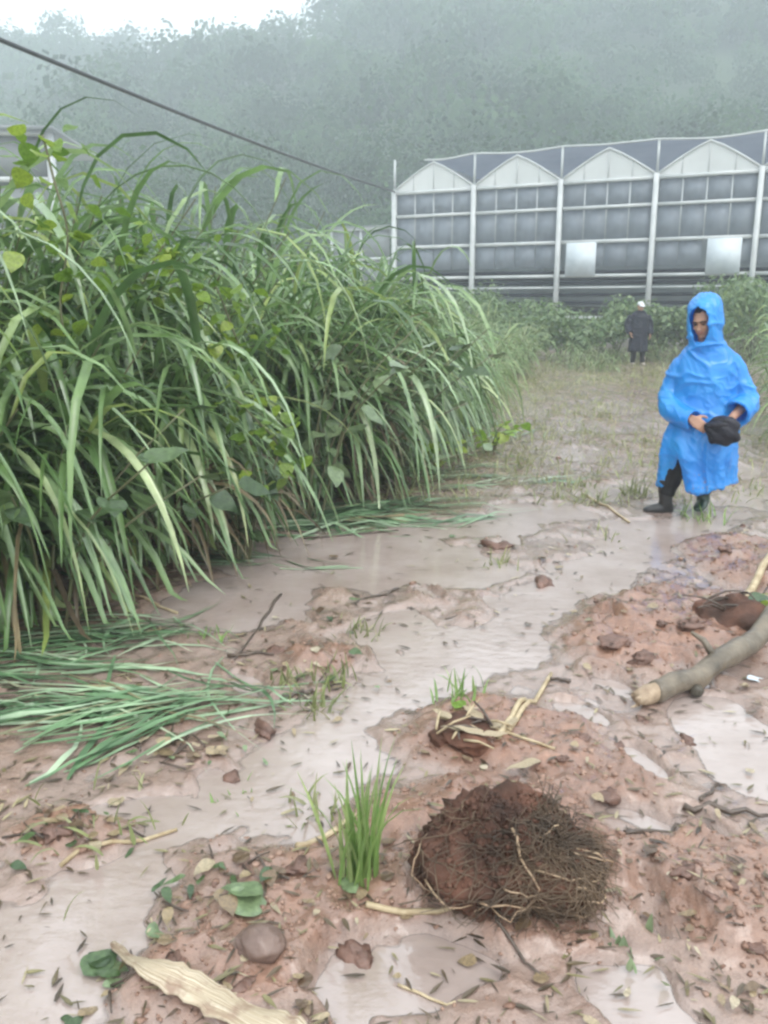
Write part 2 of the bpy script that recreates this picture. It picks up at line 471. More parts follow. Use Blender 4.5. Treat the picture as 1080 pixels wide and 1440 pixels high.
STEPS = []
for px, py, a in ((935, 800, .5), (900, 848, .3), (842, 880, .6), (860, 965, .4), (905, 1080, .2), (820, 1005, .7), (700, 850, .4), (655, 782, .2), (600, 835, .5), (545, 925, .3),
                  (350, 965, .6), (305, 1105, .4), (1010, 830, .5), (965, 950, .3), (480, 1390, .2), (930, 1300, .6), (780, 800, .3), (720, 760, .1), (420, 870, .5), (1000, 1180, .4), (830, 1240, .2)):
    STEPS.append((*gp(px, py), a))
def prints(x, y):                          # boot prints pressed into the mud, with a squeezed-up rim
    z = np.zeros(np.shape(x))
    for cx, cyy, a in STEPS:
        ca, sa = math.cos(a), math.sin(a)
        u = ((x - cx) * ca + (y - cyy) * sa) / .062; v = (-(x - cx) * sa + (y - cyy) * ca) / .15
        q = np.sqrt(u * u + v * v) + .25 * fbm(x * 14, y * 14, 55, 2)
        z = z - .034 * sstep(1.05, .75, q) + .014 * np.exp(-((q - 1.25) / .22) ** 2)
    return z

def masks(x, y):
    wx = x + .10 * fbm(x * 3.1, y * 3.1, 5, 3); wy = y + .10 * fbm(x * 3.1 + 9, y * 3.1, 6, 3)
    pud = np.zeros(np.shape(x))
    for (cx, cyy, rx, ry) in PUDDLES:
        q = ((wx - cx) / rx) ** 2 + ((wy - cyy) / ry) ** 2
        pud = np.maximum(pud, sstep(1.25, .55, q))
    pud = np.maximum(pud, sstep(.34, .12, seg_dist(wx, wy, STREAM)) * (.9 + .4 * fbm(x * 2.2, y * 2.2, 12, 2)).clip(0, 1))
    mo = np.zeros(np.shape(x)); mk = np.zeros(np.shape(x))
    for (cx, cyy, rx, ry), h in MOUNDS:
        q = ((wx - cx) / rx) ** 2 + ((wy - cyy) / ry) ** 2
        s = sstep(1.5, .1, q)
        mo = mo + h * s; mk = np.maximum(mk, sstep(1.6, .5, q))
    mo = np.minimum(mo, .13)
    bx = bank_x(y); rx_ = rbank_x(y)
    bank = sstep(-.1, .9, bx - x + .2 * fbm(x * 1.3, y * 1.3, 8, 2)); rb = sstep(0, 1.2, x - rx_)
    return pud, mo, mk, bank, rb

def gh(x, y):
    x = np.asarray(x, float); y = np.asarray(y, float)
    pud, mo, mk, bank, rb = masks(x, y)
    near = sstep(60, 25, np.hypot(x, y))
    f1 = fbm(x * 1.1, y * 1.1, 1, 3); f2 = fbm(x * 4.3, y * 4.3, 2, 4); f3 = fbm(x * 17, y * 17, 3, 4)
    ridg = 1 - np.abs(fbm(x * 6, y * 6, 4, 4)) * 2.2
    z = .0185 + near * (.022 * f1 + .030 * f2 * (1 - .35 * pud) + (.012 + .012 * mk) * f3 * (1 - .35 * pud) + .016 * mk * ridg)
    z = z + prints(x, y) * (1 - .7 * pud)
    z = z - .046 * pud * near + mo * near + .16 * bank * near + .18 * rb * near
    return z

def G(x, y):                              # height of the built ground sheet
    i = min(max(int(np.searchsorted(xs, x)) - 1, 0), len(xs) - 2); j = min(max(int(np.searchsorted(ys, y)) - 1, 0), len(ys) - 2)
    u = (x - xs[i]) / (xs[i + 1] - xs[i]); v = (y - ys[j]) / (ys[j + 1] - ys[j])
    return float((Z[j, i] * (1 - u) + Z[j, i + 1] * u) * (1 - v) + (Z[j + 1, i] * (1 - u) + Z[j + 1, i + 1] * u) * v)
def Gv(x, y): return np.array([G(a, b) for a, b in zip(x, y)])
def gpz(px, py):
    x, y = gp(px, py)
    for _ in range(2):
        x, y = gp(px, py, G(x, y))
    return x, y, G(x, y)

def graded(lo, hi, step, far, grow=1.16):
    mid = np.arange(lo, hi, step)
    a = []; v = hi; s = step
    while v < far: v += s; s *= grow; a.append(v)
    bb = []; v = lo; s = step
    while v > -far: v -= s; s *= grow; bb.append(v)
    return np.array(bb[::-1] + list(mid) + a)
xs = graded(-2.3, 4.2, .0135, 420)
ysl = [1.05]
while ysl[-1] < 34: ysl.append(ysl[-1] + .0019 * (ysl[-1] ** 2 + 2.4))
ys = np.array(ysl)
pre = []; v = 1.05; s = .02
while v > -120: v -= s; s *= 1.25; pre.append(v)
post = []; v = ys[-1]; s = 1.6
while v < 420: v += s; s *= 1.12; post.append(v)
ys = np.concatenate([pre[::-1], ys, post])
X, Y = np.meshgrid(xs, ys)
Z = gh(X, Y)
nx, ny = len(xs), len(ys)
i = np.arange(ny - 1)[:, None] * nx; j = np.arange(nx - 1)[None]
F = np.stack([i + j, i + j + 1, i + nx + j + 1, i + nx + j], -1).reshape(-1, 4)
GX, GY = X, Y
me = mesh_np('ground', np.stack([X, Y, Z], -1).reshape(-1, 3), F)
pud, mo, mk, bank, rb = masks(X, Y)
churn = np.clip(mk * .76 + .25 * fbm(X * 1.5, Y * 1.5, 31, 3) - pud * .8, 0, 1)
far = sstep(8, 20, Y - 1.1 * (X - .28 * Y)) * .45
lit_ = np.clip(np.maximum(far * (.78 + .5 * fbm(X * .8, Y * .8, 33, 3)), np.maximum(bank * .9, rb * .9)) - .5 * pud, 0, 1)
wet_ = sstep(.034, .002, Z) * sstep(26, 12, Y)
for nm, arr in (('churned', churn), ('litter', lit_), ('sodden', wet_)):
    a = me.attributes.new(nm, 'FLOAT', 'POINT'); a.data.foreach_set('value', arr.astype(np.float32).ravel())
tag(obj('ground', me, M['mud']), 'wet churned pink brown mud of the washed out track', 'ground', kind='structure')
lowq = ((Z < .003) & (Y > .3) & (Y < 26) & (X > -5) & (X < 10)).ravel()
Fw = F[lowq[F].any(1)]; used = np.unique(Fw); idx = np.full(len(lowq), -1); idx[used] = np.arange(len(used))
VW = np.stack([X.ravel()[used], Y.ravel()[used], np.zeros(len(used))], -1)
mew = mesh_np('water', VW, idx[Fw])
mew.attributes.new('depth', 'FLOAT', 'POINT').data.foreach_set('value', (-Z.ravel()[used]).astype(np.float32))
tag(obj('water', mew, M['water']),
    'shallow muddy water pooled in the low parts of the track', 'water', kind='structure')

# ================================================================== hills with forest
def ridge_from_px(pts, Yr, drop=0):
    q = [at(px, py, Yr) for px, py in pts]
    return np.array([p[0] for p in q]), np.array([p[2] - drop for p in q])
RX, RZ = ridge_from_px([(-200, 190), (60, 130), (180, 85), (290, 48), (340, 28), (430, -2), (560, -55), (760, -130), (1000, -170), (1300, -150), (1700, -80)], 170, 6.0)
LX, LZ = ridge_from_px([(-500, 60), (-150, 25), (0, 12), (90, 6), (150, 24), (210, 44), (290, 52), (420, 70), (700, 110)], 205, 7.5)
def hz_right(x, y):
    r = np.interp(x, RX, RZ)
    t = np.clip((y - 46) / (170 - 46), 0, 1)
    prof = t ** 1.25
    back = 1 - .5 * sstep(170, 300, y)
    return r * prof * back + (6.0 * fbm(x / 34, y / 34, 40, 3) + 1.5 * fbm(x / 9, y / 9, 41, 2)) * sstep(0, .3, t) * sstep(1.0, .8, t) - 3 * (t <= 0)
def hz_left(x, y):
    r = np.interp(x, LX, LZ)
    t = np.clip((y - 95) / (205 - 95), 0, 1)
    return r * t ** 1.1 * (1 - .5 * sstep(205, 330, y)) + 5 * fbm(x / 40, y / 40, 44, 3) * sstep(0, .3, t) * sstep(1, .8, t) - 3 * (t <= 0)
def hill(name, fn, x0, x1, y0, y1, step, label):
    gx = np.arange(x0, x1, step); gy = np.arange(y0, y1, step)
    A, B = np.meshgrid(gx, gy); Zz = fn(A, B)
    nx, ny = len(gx), len(gy)
    i = np.arange(ny - 1)[:, None] * nx; j = np.arange(nx - 1)[None]
    F = np.stack([i + j, i + j + 1, i + nx + j + 1, i + nx + j], -1).reshape(-1, 4)
    return tag(obj(name, mesh_np(name, np.stack([A, B, Zz], -1).reshape(-1, 3), F), M['hillsoil']), label, 'hill', kind='structure')
M['hillsoil'] = simple('hill_undergrowth', (.025, .05, .022), (.05, .08, .035), .15, .9)
hill('hill', hz_right, -150, 260, 40, 300, 4, 'steep wooded hillside rising behind the greenhouse')
hill('hill', hz_left, -300, 140, 88, 340, 5, 'farther misty wooded ridge beyond the valley dip')

def crown_template(nq, seed, ls=1.0):
    g = np.random.default_rng(seed)
    d = g.normal(size=(nq, 3)); d[:, 2] = np.abs(d[:, 2]) * .9 - .15; d /= np.linalg.norm(d, axis=1)[:, None]
    rr = g.uniform(.55, 1.08, nq)[:, None] * (1 + .3 * noise3(d, seed, 2.0))[:, None]
    c = d * rr * np.array((1, 1, .95)); nn = d + g.normal(size=(nq, 3)) * .5
    nn /= np.linalg.norm(nn, axis=1)[:, None]
    a = np.cross(nn, g.normal(size=(nq, 3))); a /= np.linalg.norm(a, axis=1)[:, None]; bb = np.cross(nn, a)
    s = g.uniform(.07, .17, nq)[:, None] * ls
    return np.stack([c - a * s - bb * s * .4, c + a * s * .3 - bb * s, c + a * s + bb * s * .5, c - a * s * .2 + bb * s], 1).reshape(-1, 3)
TPL = [crown_template(300, 50 + k, .7) for k in range(5)]
TPLN = [crown_template(560, 60 + k, .45) for k in range(4)]
TPLC = [crown_template(1100, 70 + k, .29) for k in range(3)]
def forest(name, fn, xr, yr, step, size, label, keep):
    b = MB(); NR = []
    y = yr[0]
    while y < yr[1]:
        x = xr[0]
        while x < xr[1]:
            px, py = x + rnd.uniform(-.5, .5) * step, y + rnd.uniform(-.5, .5) * step
            if keep(px, py):
                z = float(fn(np.array([px]), np.array([py]))[0])
                s = size * rnd.choice((.55, .8, 1.0, 1.15, 1.5)) * rnd.uniform(.85, 1.15) * (1 + .3 * float(vn(np.array([px / 18]), np.array([py / 18]), 3)[0]))
                T = TPL[rnd.randrange(5)] if py > 115 else TPLN[rnd.randrange(4)] if py > 82 else TPLC[rnd.randrange(3)]; a = rnd.uniform(0, 6.28); ca, sa = math.cos(a), math.sin(a)
                V = np.stack([T[:, 0] * ca - T[:, 1] * sa, T[:, 0] * sa + T[:, 1] * ca, T[:, 2] * rnd.uniform(.85, 1.4)], -1) * s
                nv = V * np.array((1, 1, .8)) + np.array((0, 0, .25 * s)); NR.append(nv / (np.linalg.norm(nv, axis=1)[:, None] + 1e-6))
                V += np.array((px, py, z + s * .55))
                b.add(V, np.arange(len(V)).reshape(-1, 4))
            x += step
        y += step
    o = b.build(name, M['forest'], smooth=True)
    o.data.attributes.new('custom_normal', 'FLOAT_VECTOR', 'POINT').data.foreach_set('vector', np.concatenate(NR).astype(np.float32).ravel())   # each crown shades as one rounded mass
    o.data.update()
    return tag(o, label, 'forest', kind='stuff')
forest('forest', hz_right, (-60, 130), (50, 178), 4.9, 3.2, 'misty green woodland covering the hillside behind the greenhouse',
       lambda x, y: -.62 * y < x < .58 * y + 5 and not (y < 52))
forest('forest', hz_left, (-115, 0), (105, 212), 5.2, 3.4, 'pale misty woodland covering the farther ridge', lambda x, y: x > -.56 * y)

# ================================================================== greenhouse
pR, pL = at(1072, 240, 28.0), at(555, 272, 33.6)
EAVE = float(pR[2])
du = np.array((pR[0] - pL[0], pR[1] - pL[1])); FL = np.linalg.norm(du); BAY = FL / 4
ang = math.atan2(du[1], du[0])
gx0 = pL[0]; gy0 = pL[1]
NB = 5; DEP = 20.0; W = BAY * NB
gr = thing('greenhouse', 'long multi-gabled greenhouse with milky gables, white posts and film walls', 'greenhouse', (gx0, gy0, 0), ang)
def bx(name, mat, parent, *b):
    return MB().box(*b).build(name, mat, parent, smooth=False)
Z2, Z3, Z4, Z5 = 4.77, 3.67, 2.55, 2.16
for k in range(NB + 1):
    bx('post', M['steel'], gr, k * BAY - .08, k * BAY + .08, -.10, .12, -.1, EAVE + .12)
    bx('screen_mast', M['steelgrey'], gr, k * BAY - .035, k * BAY + .035, -.02, .05, EAVE + .12, 6.78)
    bx('gutter', M['steelgrey'], gr, k * BAY - .13, k * BAY + .13, .125, DEP, EAVE - .1, EAVE + .08)
rail_me = {}
def shared(key, fn, name, mat, loc):
    if key not in rail_me:
        rail_me[key] = fn()
    return obj(name, rail_me[key], mat, gr, loc)
for k in range(NB):
    x0, x1 = .083, BAY - .083
    for z, t in ((EAVE, .055), (Z2, .05), (Z3, .055), (Z4, .05), (Z5, .03), (1.15, .05)):
        shared(('r', t), lambda: MB().box(x0, x1, -.05, .02, -t, t).mesh('rail', False), 'rail', M['steel'], (k * BAY, 0, z))
    # film panes, four to a row, mullions between
    nP = 4; pw = (x1 - x0) / nP
    for (za, zb) in ((Z2, EAVE), (Z3, Z2), (2.78, Z3)):
        hh_ = zb - za - .12
        for q in range(nP):
            if zb == Z3 and ((k == 2 and q == 0) or (k == 3 and q in (2,))): continue
            shared(('p', round(hh_, 3)), lambda: MB().box(.02, pw - .02, .0, .012, 0, hh_).mesh('pane', False), 'pane', M['pane'], (k * BAY + x0 + q * pw, .03, za + .06))
    for q in range(1, nP):
        shared('m', lambda: MB().box(-.02, .02, .022, .052, Z3 + .06, EAVE - .06).mesh('mullion', False), 'mullion', M['steelgrey'], (k * BAY + x0 + q * pw, 0, 0))
    # gable sheet with slightly bowed slopes
    n_ = 9; t = np.linspace(0, 1, n_)
    gxs = x0 - .1 + t * (x1 - x0 + .2); rise = 0.92 * (1 - np.abs(2 * t - 1) ** 1.18)
    def gable():
        Vt = np.concatenate([np.stack([gxs, np.full(n_, .0), EAVE + .06 + rise * 0], -1), np.stack([gxs, np.full(n_, .0), EAVE + .06 + rise + .001], -1)])
        j = np.arange(n_ - 1)
        V2 = Vt + np.array((0, .015, 0))
        return MB().add(Vt, np.stack([j, j + 1, n_ + j + 1, n_ + j], -1)).add(V2, np.stack([n_ + j, n_ + j + 1, j + 1, j], -1)).mesh('gable_panel', False)
    shared('g', gable, 'gable_panel', M['gable'], (k * BAY, .0, 0))
    def verge():
        P = np.stack([gxs, np.full(n_, -.02), EAVE + .08 + rise], -1)
        v_, f_ = tube(P, .035, 6); return MB().add(v_, *f_).mesh('verge_rail')
    shared('v', verge, 'verge_rail', M['steel'], (k * BAY, 0, 0))
    for q in (.25, .5, .75):
        zt = 0.92 * (1 - abs(2 * q - 1) ** 1.18)
        shared(('gm', q), lambda: MB().box(-.014, .014, -.02, -.003, EAVE + .06, EAVE + .05 + zt).mesh('mullion', False), 'mullion', M['steel'], (k * BAY + x0 - .1 + q * (x1 - x0 + .2), 0, 0))
    def roofs(sgn):
        tt = t[:5] if sgn < 0 else t[4:]
        gg = gxs[:5] if sgn < 0 else gxs[4:]; rr = rise[:5] if sgn < 0 else rise[4:]
        a = np.stack([gg, np.full(5, .03), EAVE + .07 + rr], -1); b_ = a + np.array((0, DEP - .1, 0))
        j = np.arange(4)
        return MB().add(np.concatenate([a, b_]), np.stack([j, j + 1, 5 + j + 1, 5 + j], -1)).mesh('roof_panel')
    shared('ra', lambda: roofs(-1), 'roof_panel', M['roof'], (k * BAY, 0, 0))
    shared('rb', lambda: roofs(1), 'roof_panel', M['roof'], (k * BAY, 0, 0))
    # dark strips across the lower opening, painting in the shade of the interior
    for q in (1.32, 1.59, 1.86, 2.25, 2.39, 2.615):
        shared('dark_strip', lambda: MB().box(x0, x1, .0, .02, 0, .12).mesh('shade_strip', False), 'shade_strip', M['navy'], (k * BAY, .06, q))
    bx('plinth', M['concrete'], gr, k * BAY + x0, k * BAY + x1, -.04, .08, -.1, .75)
# white sheet panels hung in the lower row
for k, q, nm in ((2, .0, 'a'), (3, 1.75, 'b')):
    p_ = bx('sheet_panel', M['door'], gr, k * BAY + .3 + q * .82, k * BAY + 1.33 + q * .82, -.085, -.055, 2.55, Z3 - .03)
    tag(p_, 'plain white sheet panel hung under the middle rail')
bx('back_wall', M['greynet'], gr, 0, W, DEP, DEP + .02, 0, EAVE)
bx('side_wall', M['greynet'], gr, -.02, 0, .15, DEP, 0, EAVE - .15)
bx('side_wall', M['greynet'], gr, W, W + .02, .15, DEP, 0, EAVE - .15)
bx('inner_floor', M['darkfloor'], gr, .02, W - .02, .2, DEP - .02, .0, .06)
for q in range(9):
    bx('crop_bench', M['bark_dark'], gr, .5, W - .5, 1.2 + q * 2, 1.9 + q * 2, .06, 1.5)
# overhead shade screen, its front edge sagging a little between the masts
nxn, nyn = 41, 9
A, B = np.meshgrid(np.linspace(1.2, W + .3, nxn), np.linspace(0, 17, nyn))
sag = -.10 * np.abs(np.sin(A / BAY * math.pi)) * (1 - .4 * B / 17) + .07 * fbm(A * .5, B * .5, 70, 2)
sn = MB(); i = np.arange(nyn - 1)[:, None] * nxn; j = np.arange(nxn - 1)[None]
sn.add(np.stack([A, B + .0, 6.8 + sag - .05 * B], -1).reshape(-1, 3), np.stack([i + j, i + j + 1, i + nxn + j + 1, i + nxn + j], -1).reshape(-1, 4))
nets = sn.build('shade_screen', M['net'], gr)
tag(nets, 'dark slate blue shade net stretched over the gables')
P = np.stack([A[0], np.full(nxn, -.01), 6.8 + sag[0]], -1)
v_, f_ = tube(P, .03, 6); MB().add(v_, *f_).build('edge_cable', M['steel'], nets)
# lean-to on the far-left side of the greenhouse
an = thing('lean_to', 'low grey lean-to with pale rails at the end of the greenhouse', 'lean-to', (gx0, gy0, 0), ang)
AW = 2.6
for k in range(2): bx('post', M['steelgrey'], an, -.18 - AW + k * 1.28, -.08 - AW + k * 1.28, 0, .1, 0, 4.4)
for z in (4.4, 3.3, 2.3): bx('rail', M['steelgrey'], an, -AW - .1, -.14, -.045, -.003, z - .05, z + .05)
for q in range(2):
    for za, zb in ((3.36, 4.34), (2.36, 3.24), (.2, 2.24)):
        bx('panel', M['greynet'], an, -AW + .0 + q * 1.28 - .07, -AW + q * 1.28 + 1.09, .03, .045, za, zb)
bx('roof_panel', M['greynet'], an, -AW - .2, -.16, -.1, 9, 4.46, 4.5)

# ------------------------------------------------------------------ net house behind the grass on the left, with mast and cable
nh = thing('net_house', 'grey netted shed with pale rails behind the tall grass', 'shed', (-4.75, 13.0, 0), R(4))
for k in range(4): bx('post', M['steelgrey'], nh, -2.4 * k - .05, -2.4 * k + .05, -.05, .05, 0, 3.95)
for k in range(3):
    for z in (3.92, 3.3, 2.6, 1.8): bx('rail', M['steelgrey'], nh, -2.4 * k - 2.348, -2.4 * k - .052, -.06, -.01, z - .035, z + .035)
    for za, zb in ((3.34, 3.88), (2.64, 3.26), (1.84, 2.56), (.1, 1.76)):
        bx('net_panel', M['greynet'], nh, -2.4 * k - 2.33, -2.4 * k - .07, .0, .012, za, zb)
bx('roof_panel', M['greynet'], nh, -7.4, .1, -.15, 2.6, 3.96, 4.0)
p0 = at(-75, 34, 12.2)
ms = thing('utility_mast', 'slim pale mast beside the netted shed carrying the black cable', 'mast', (p0[0], p0[1], 0))
v_, f_ = tube([(0, 0, 0), (0, 0, 2.5), (0, 0, p0[2] + .05)], [.045, .04, .03], 10); MB().add(v_, *f_).build('pole', M['steelgrey'], ms)
bx('cross_arm', M['steelgrey'], ms, -.25, .25, -.03, .03, p0[2] - .12, p0[2] - .06)
pe = np.array((gx0, gy0 - .12, EAVE + .05))
pts = [(-13, 11, p0[2] + .25), (p0[0], p0[1], p0[2] + .08)]
for t in np.linspace(.05, 1, 24):
    q = np.array((p0[0], p0[1], p0[2] + .08)) * (1 - t) + pe * t
    q[2] -= .12 * math.sin(math.pi * t)
    pts.append(tuple(q))
v_, f_ = tube(np.array(pts), .036, 7)
tag(MB().add(v_, *f_).build('cable', M['cable']), 'thick black cable sloping down from the mast towards the greenhouse', 'cable')

# ================================================================== grass
def blade(p0, d0, Ln, wd, droop, n=7, twist=0.0, fold=.22):
    """a V-folded grass blade that bends down under its weight"""
    px, py, pz = p0; dx, dy, dz = d0
    l = math.sqrt(dx * dx + dy * dy + dz * dz) + 1e-9; dx /= l; dy /= l; dz /= l
    ds = Ln / (n - 1); P = [(px, py, pz)]; D = [(dx, dy, dz)]
    for i in range(n - 1):
        dz -= droop * ds * (1 + .9 * i / n)
        l = math.sqrt(dx * dx + dy * dy + dz * dz); dx /= l; dy /= l; dz /= l
        px += dx * ds; py += dy * ds; pz += dz * ds
        P.append((px, py, pz)); D.append((dx, dy, dz))
    P = np.array(P); D = np.array(D)
    h = math.hypot(D[0, 0], D[0, 1]) or 1.0
    s = np.array((D[0, 1] / h, -D[0, 0] / h, 0.0))          # the blade bends in one vertical plane
    if abs(s[0]) + abs(s[1]) < .5: s = np.array((1.0, 0, 0))
    N0 = np.stack([s[1] * D[:, 2], -s[0] * D[:, 2], s[0] * D[:, 1] - s[1] * D[:, 0]], -1)
    a = (twist * (np.arange(n) / n) + twist * .3)[:, None]
    S = s * np.cos(a) + N0 * np.sin(a); N = N0 * np.cos(a) - s * np.sin(a)
    t = np.linspace(0, 1, n)
    wv = (wd * (.45 + .55 * np.minimum(1, t * 5)) * np.clip(1.04 - t ** 2.2, .03, 1))[:, None]
    V = np.stack([P - S * wv * .5, P - N * wv * fold, P + S * wv * .5], 1).reshape(-1, 3)
    return V, BF(n)
_bf = {}
def BF(n):
    if n not in _bf:
        i = np.arange(n - 1)[:, None] * 3; j = np.arange(2)[None]
        _bf[n] = np.stack([i + j, i + j + 1, i + j + 4, i + j + 3], -1).reshape(-1, 4)
    return _bf[n]

def clump(loc, h, nst, nleaf, lean, label, group, singles=0, leafL=1.0, leafW=.032, seed=0, name='tall_grass_clump', spread=.28, mat='grass', nseg=7, dead=.5):
    rg = random.Random(seed)
    root = thing(name, label, 'grass clump', loc, 0, group)
    fol, dd, st = MB(), MB(), MB(); heroes = []
    for s in range(nst):
        a = rg.uniform(0, 6.28); r = spread * math.sqrt(rg.random())
        b0 = np.array((math.cos(a) * r, math.sin(a) * r, -.05))
        H = h * rg.uniform(.55, 1.0)
        tilt = np.array((math.cos(a) * r * .7 + lean[0] * rg.uniform(.4, 1.2), math.sin(a) * r * .7 + lean[1] * rg.uniform(.4, 1.2), 0))
        q = np.linspace(0, 1, 6)[:, None]
        P = b0 + np.array((0, 0, 1)) * H * .82 * q + tilt * H * .55 * q ** 1.8
        v_, f_ = tube(P, np.linspace(.009, .004, 6), 4, False); st.add(v_, *f_)
        for k in range(nleaf):
            f = .16 + .82 * (k + rg.random()) / nleaf
            pi = np.array([np.interp(f, q[:, 0], P[:, c]) for c in range(3)])
            az = rg.uniform(0, 6.28)
            hd = np.array((math.cos(az), math.sin(az), 0)) + np.array((lean[0], lean[1], 0)) * 1.5
            hd /= np.linalg.norm(hd) + 1e-6
            el = rg.uniform(.5, 1.25) if f < .85 else rg.uniform(.9, 1.4)
            d = hd * math.cos(el) + np.array((0, 0, math.sin(el)))
            Ln = leafL * rg.uniform(.55, 1.2); wd = leafW * rg.uniform(.6, 1.25)
            isdead = f < .38 and rg.random() < dead
            dr = rg.uniform(1.5, 3.4) / leafL
            V, F = blade(pi, d, Ln, wd * (.7 if isdead else 1), dr * (1.5 if isdead else 1), nseg, rg.uniform(-.9, .9))
            lowz = V[:, 2] < .02
            V[lowz, 2] = .02 + (V[lowz, 2] * 0) + rg.random() * .03
            if not isdead and singles and rg.random() < .5 and hd[0] * 1.0 - hd[1] * .7 > .35 and len(heroes) < singles and f > .35:
                az = rg.gauss(-.35, .45); el = rg.uniform(.35, 1.05)
                d = (math.cos(az) * math.cos(el), math.sin(az) * math.cos(el), math.sin(el))
                Vh, Fh = blade(pi, d, leafL * rg.uniform(.9, 1.5), rg.uniform(.038, .062), rg.uniform(1.4, 2.6) / leafL, 11, rg.uniform(-.5, .5))
                Vh[:, 2] = np.maximum(Vh[:, 2], .03)
                heroes.append((Vh, Fh)); continue
            (dd if isdead else fol).add(V, F)
    tag(fol.build('foliage', M[mat], root), kind='stuff')
    if dd.V: tag(dd.build('dead_leaves', M['grass_dead'], root), kind='stuff')
    tag(st.build('stems', M['stem'], root), kind='stuff')
    for V, F in heroes:
        obj('leaf_blade', mesh_np('leaf_blade', V, F), M['hero'], root)
    return root

BG = 'tall grass clumps on the bank beside the track'
LB1 = 'tall arching wet grass clump along the muddy edge of the grass bank'
LB2 = 'tall upright grass clump deep in the bank behind the arching front row'
LB3 = 'finer pale tall grass clump where the bank nears the greenhouse'
seed = 100
def bank_label(row, yy):
    front = 'tall wet grass clump arching over ' + ('the broad flattened mat' if yy < 4.3 else 'the smooth mud at the bank corner' if yy < 5.6 else 'the trampled grass by the bluish shrubs' if yy < 7.4 else 'the bright low weeds' if yy < 9.2 else 'the stony far track')
    back = 'tall upright grass clump inside the bank ' + ('before the netted shed' if yy < 5.2 else 'behind the yellow-green vines' if yy < 7 else 'behind the bluish shrubs' if yy < 8.8 else 'below the end of the black cable')
    return front if row == 0 else back if row > 1 else back.replace('upright', 'leaning')
# front row overhanging the mud
yv = 3.3
while yv < 10.5:
    for row in range(4):
        off = (.30, .95, 1.7, 2.6)[row] + rnd.uniform(-.22, .30)
        yy = yv + rnd.uniform(-.2, .2) + row * .12
        xx = float(bank_x(np.array([yy]))[0]) - off
        if yy < 4.6 and row == 0: xx -= .25
        h = (1.55, 2.15, 2.5, 2.65)[row] * rnd.uniform(.78, 1.12) * float(np.interp(yy, [5, 7, 8.2, 10.5], [1.08, 1.22, 1.08, .78]))
        if row and yy > 5.2 and rnd.random() < .2: h *= 1.15
        if rnd.random() < .13: continue
        if yy < 5.6: h *= 1.03
        seed += 1
        clump((xx, yy, G(xx, yy) - .02), h, 22 if row < 2 else 16, 11 if row < 2 else 9, (.62, -.22) if row < 2 else (.42, -.1),
              bank_label(row, yy), BG, singles=(22, 22, 14, 5)[row], leafL=rnd.uniform(.85, 1.35), leafW=.046, seed=seed, dead=.75 if row < 2 else .3, mat='grass_yellow' if (yy < 5.3 and row > 0 and rnd.random() < .6) else 'grass')
    yv += .62
yv = 10.9
while yv < 27:
    for row in range(3):
        off = (.35, 1.5, 2.8)[row] + rnd.uniform(-.3, .3)
        yy = yv + rnd.uniform(-.4, .4)
        xx = float(bank_x(np.array([yy]))[0]) - off
        seed += 1
        clump((xx, yy, G(xx, yy) - .02), (1.35, 1.85, 2.2)[row] * rnd.uniform(.8, 1.1) * (1 if yv < 18 else .9), 20, 8, (.45, -.15),
              LB3, BG, leafL=.9, leafW=.03, seed=seed, spread=.5, nseg=6, dead=.2, mat='grass_pale')
    yv += 1.25
# right verge
for (xx, yy, h) in ((4.75, 9.2, 1.5), (5.2, 10.4, 1.7), (5.9, 11.6, 1.8), (5.6, 9.6, 1.9), (6.9, 13.6, 1.9), (7.7, 15.5, 1.9), (8.6, 17.5, 2.0), (9.6, 20.5, 2.0), (10.4, 23.5, 2.0), (8.3, 14.6, 2.1), (6.5, 11.2, 2.0)):
    seed += 1
    clump((xx, yy, G(xx, yy) - .02), h, 18, 8, (-.25, -.1), 'tall grass clump on the verge behind the blue raincoat', 'grass clumps on the far verge', leafL=.8, leafW=.028, seed=seed, spread=.4, nseg=6)

# low grass where the track ends before the greenhouse
for k, (xx, yy, h) in enumerate(((4.9, 22.5, .8), (5.6, 23.6, .8), (6.4, 24.4, .8), (7.2, 24.6, .9), (8.0, 24.2, .9), (8.8, 23.2, 1.0), (5.2, 20.8, .6), (9.2, 21.8, 1.1), (7.9, 22.6, .6))):
    seed += 1
    clump((xx, yy, G(xx, yy) - .02), h, 22, 6, (.1, -.1), 'low pale grass clump at the end of the track before the greenhouse bushes', 'low grass clumps at the end of the track', leafL=.5, leafW=.026, seed=seed, spread=.55, nseg=5, dead=.2, mat='grass_pale')
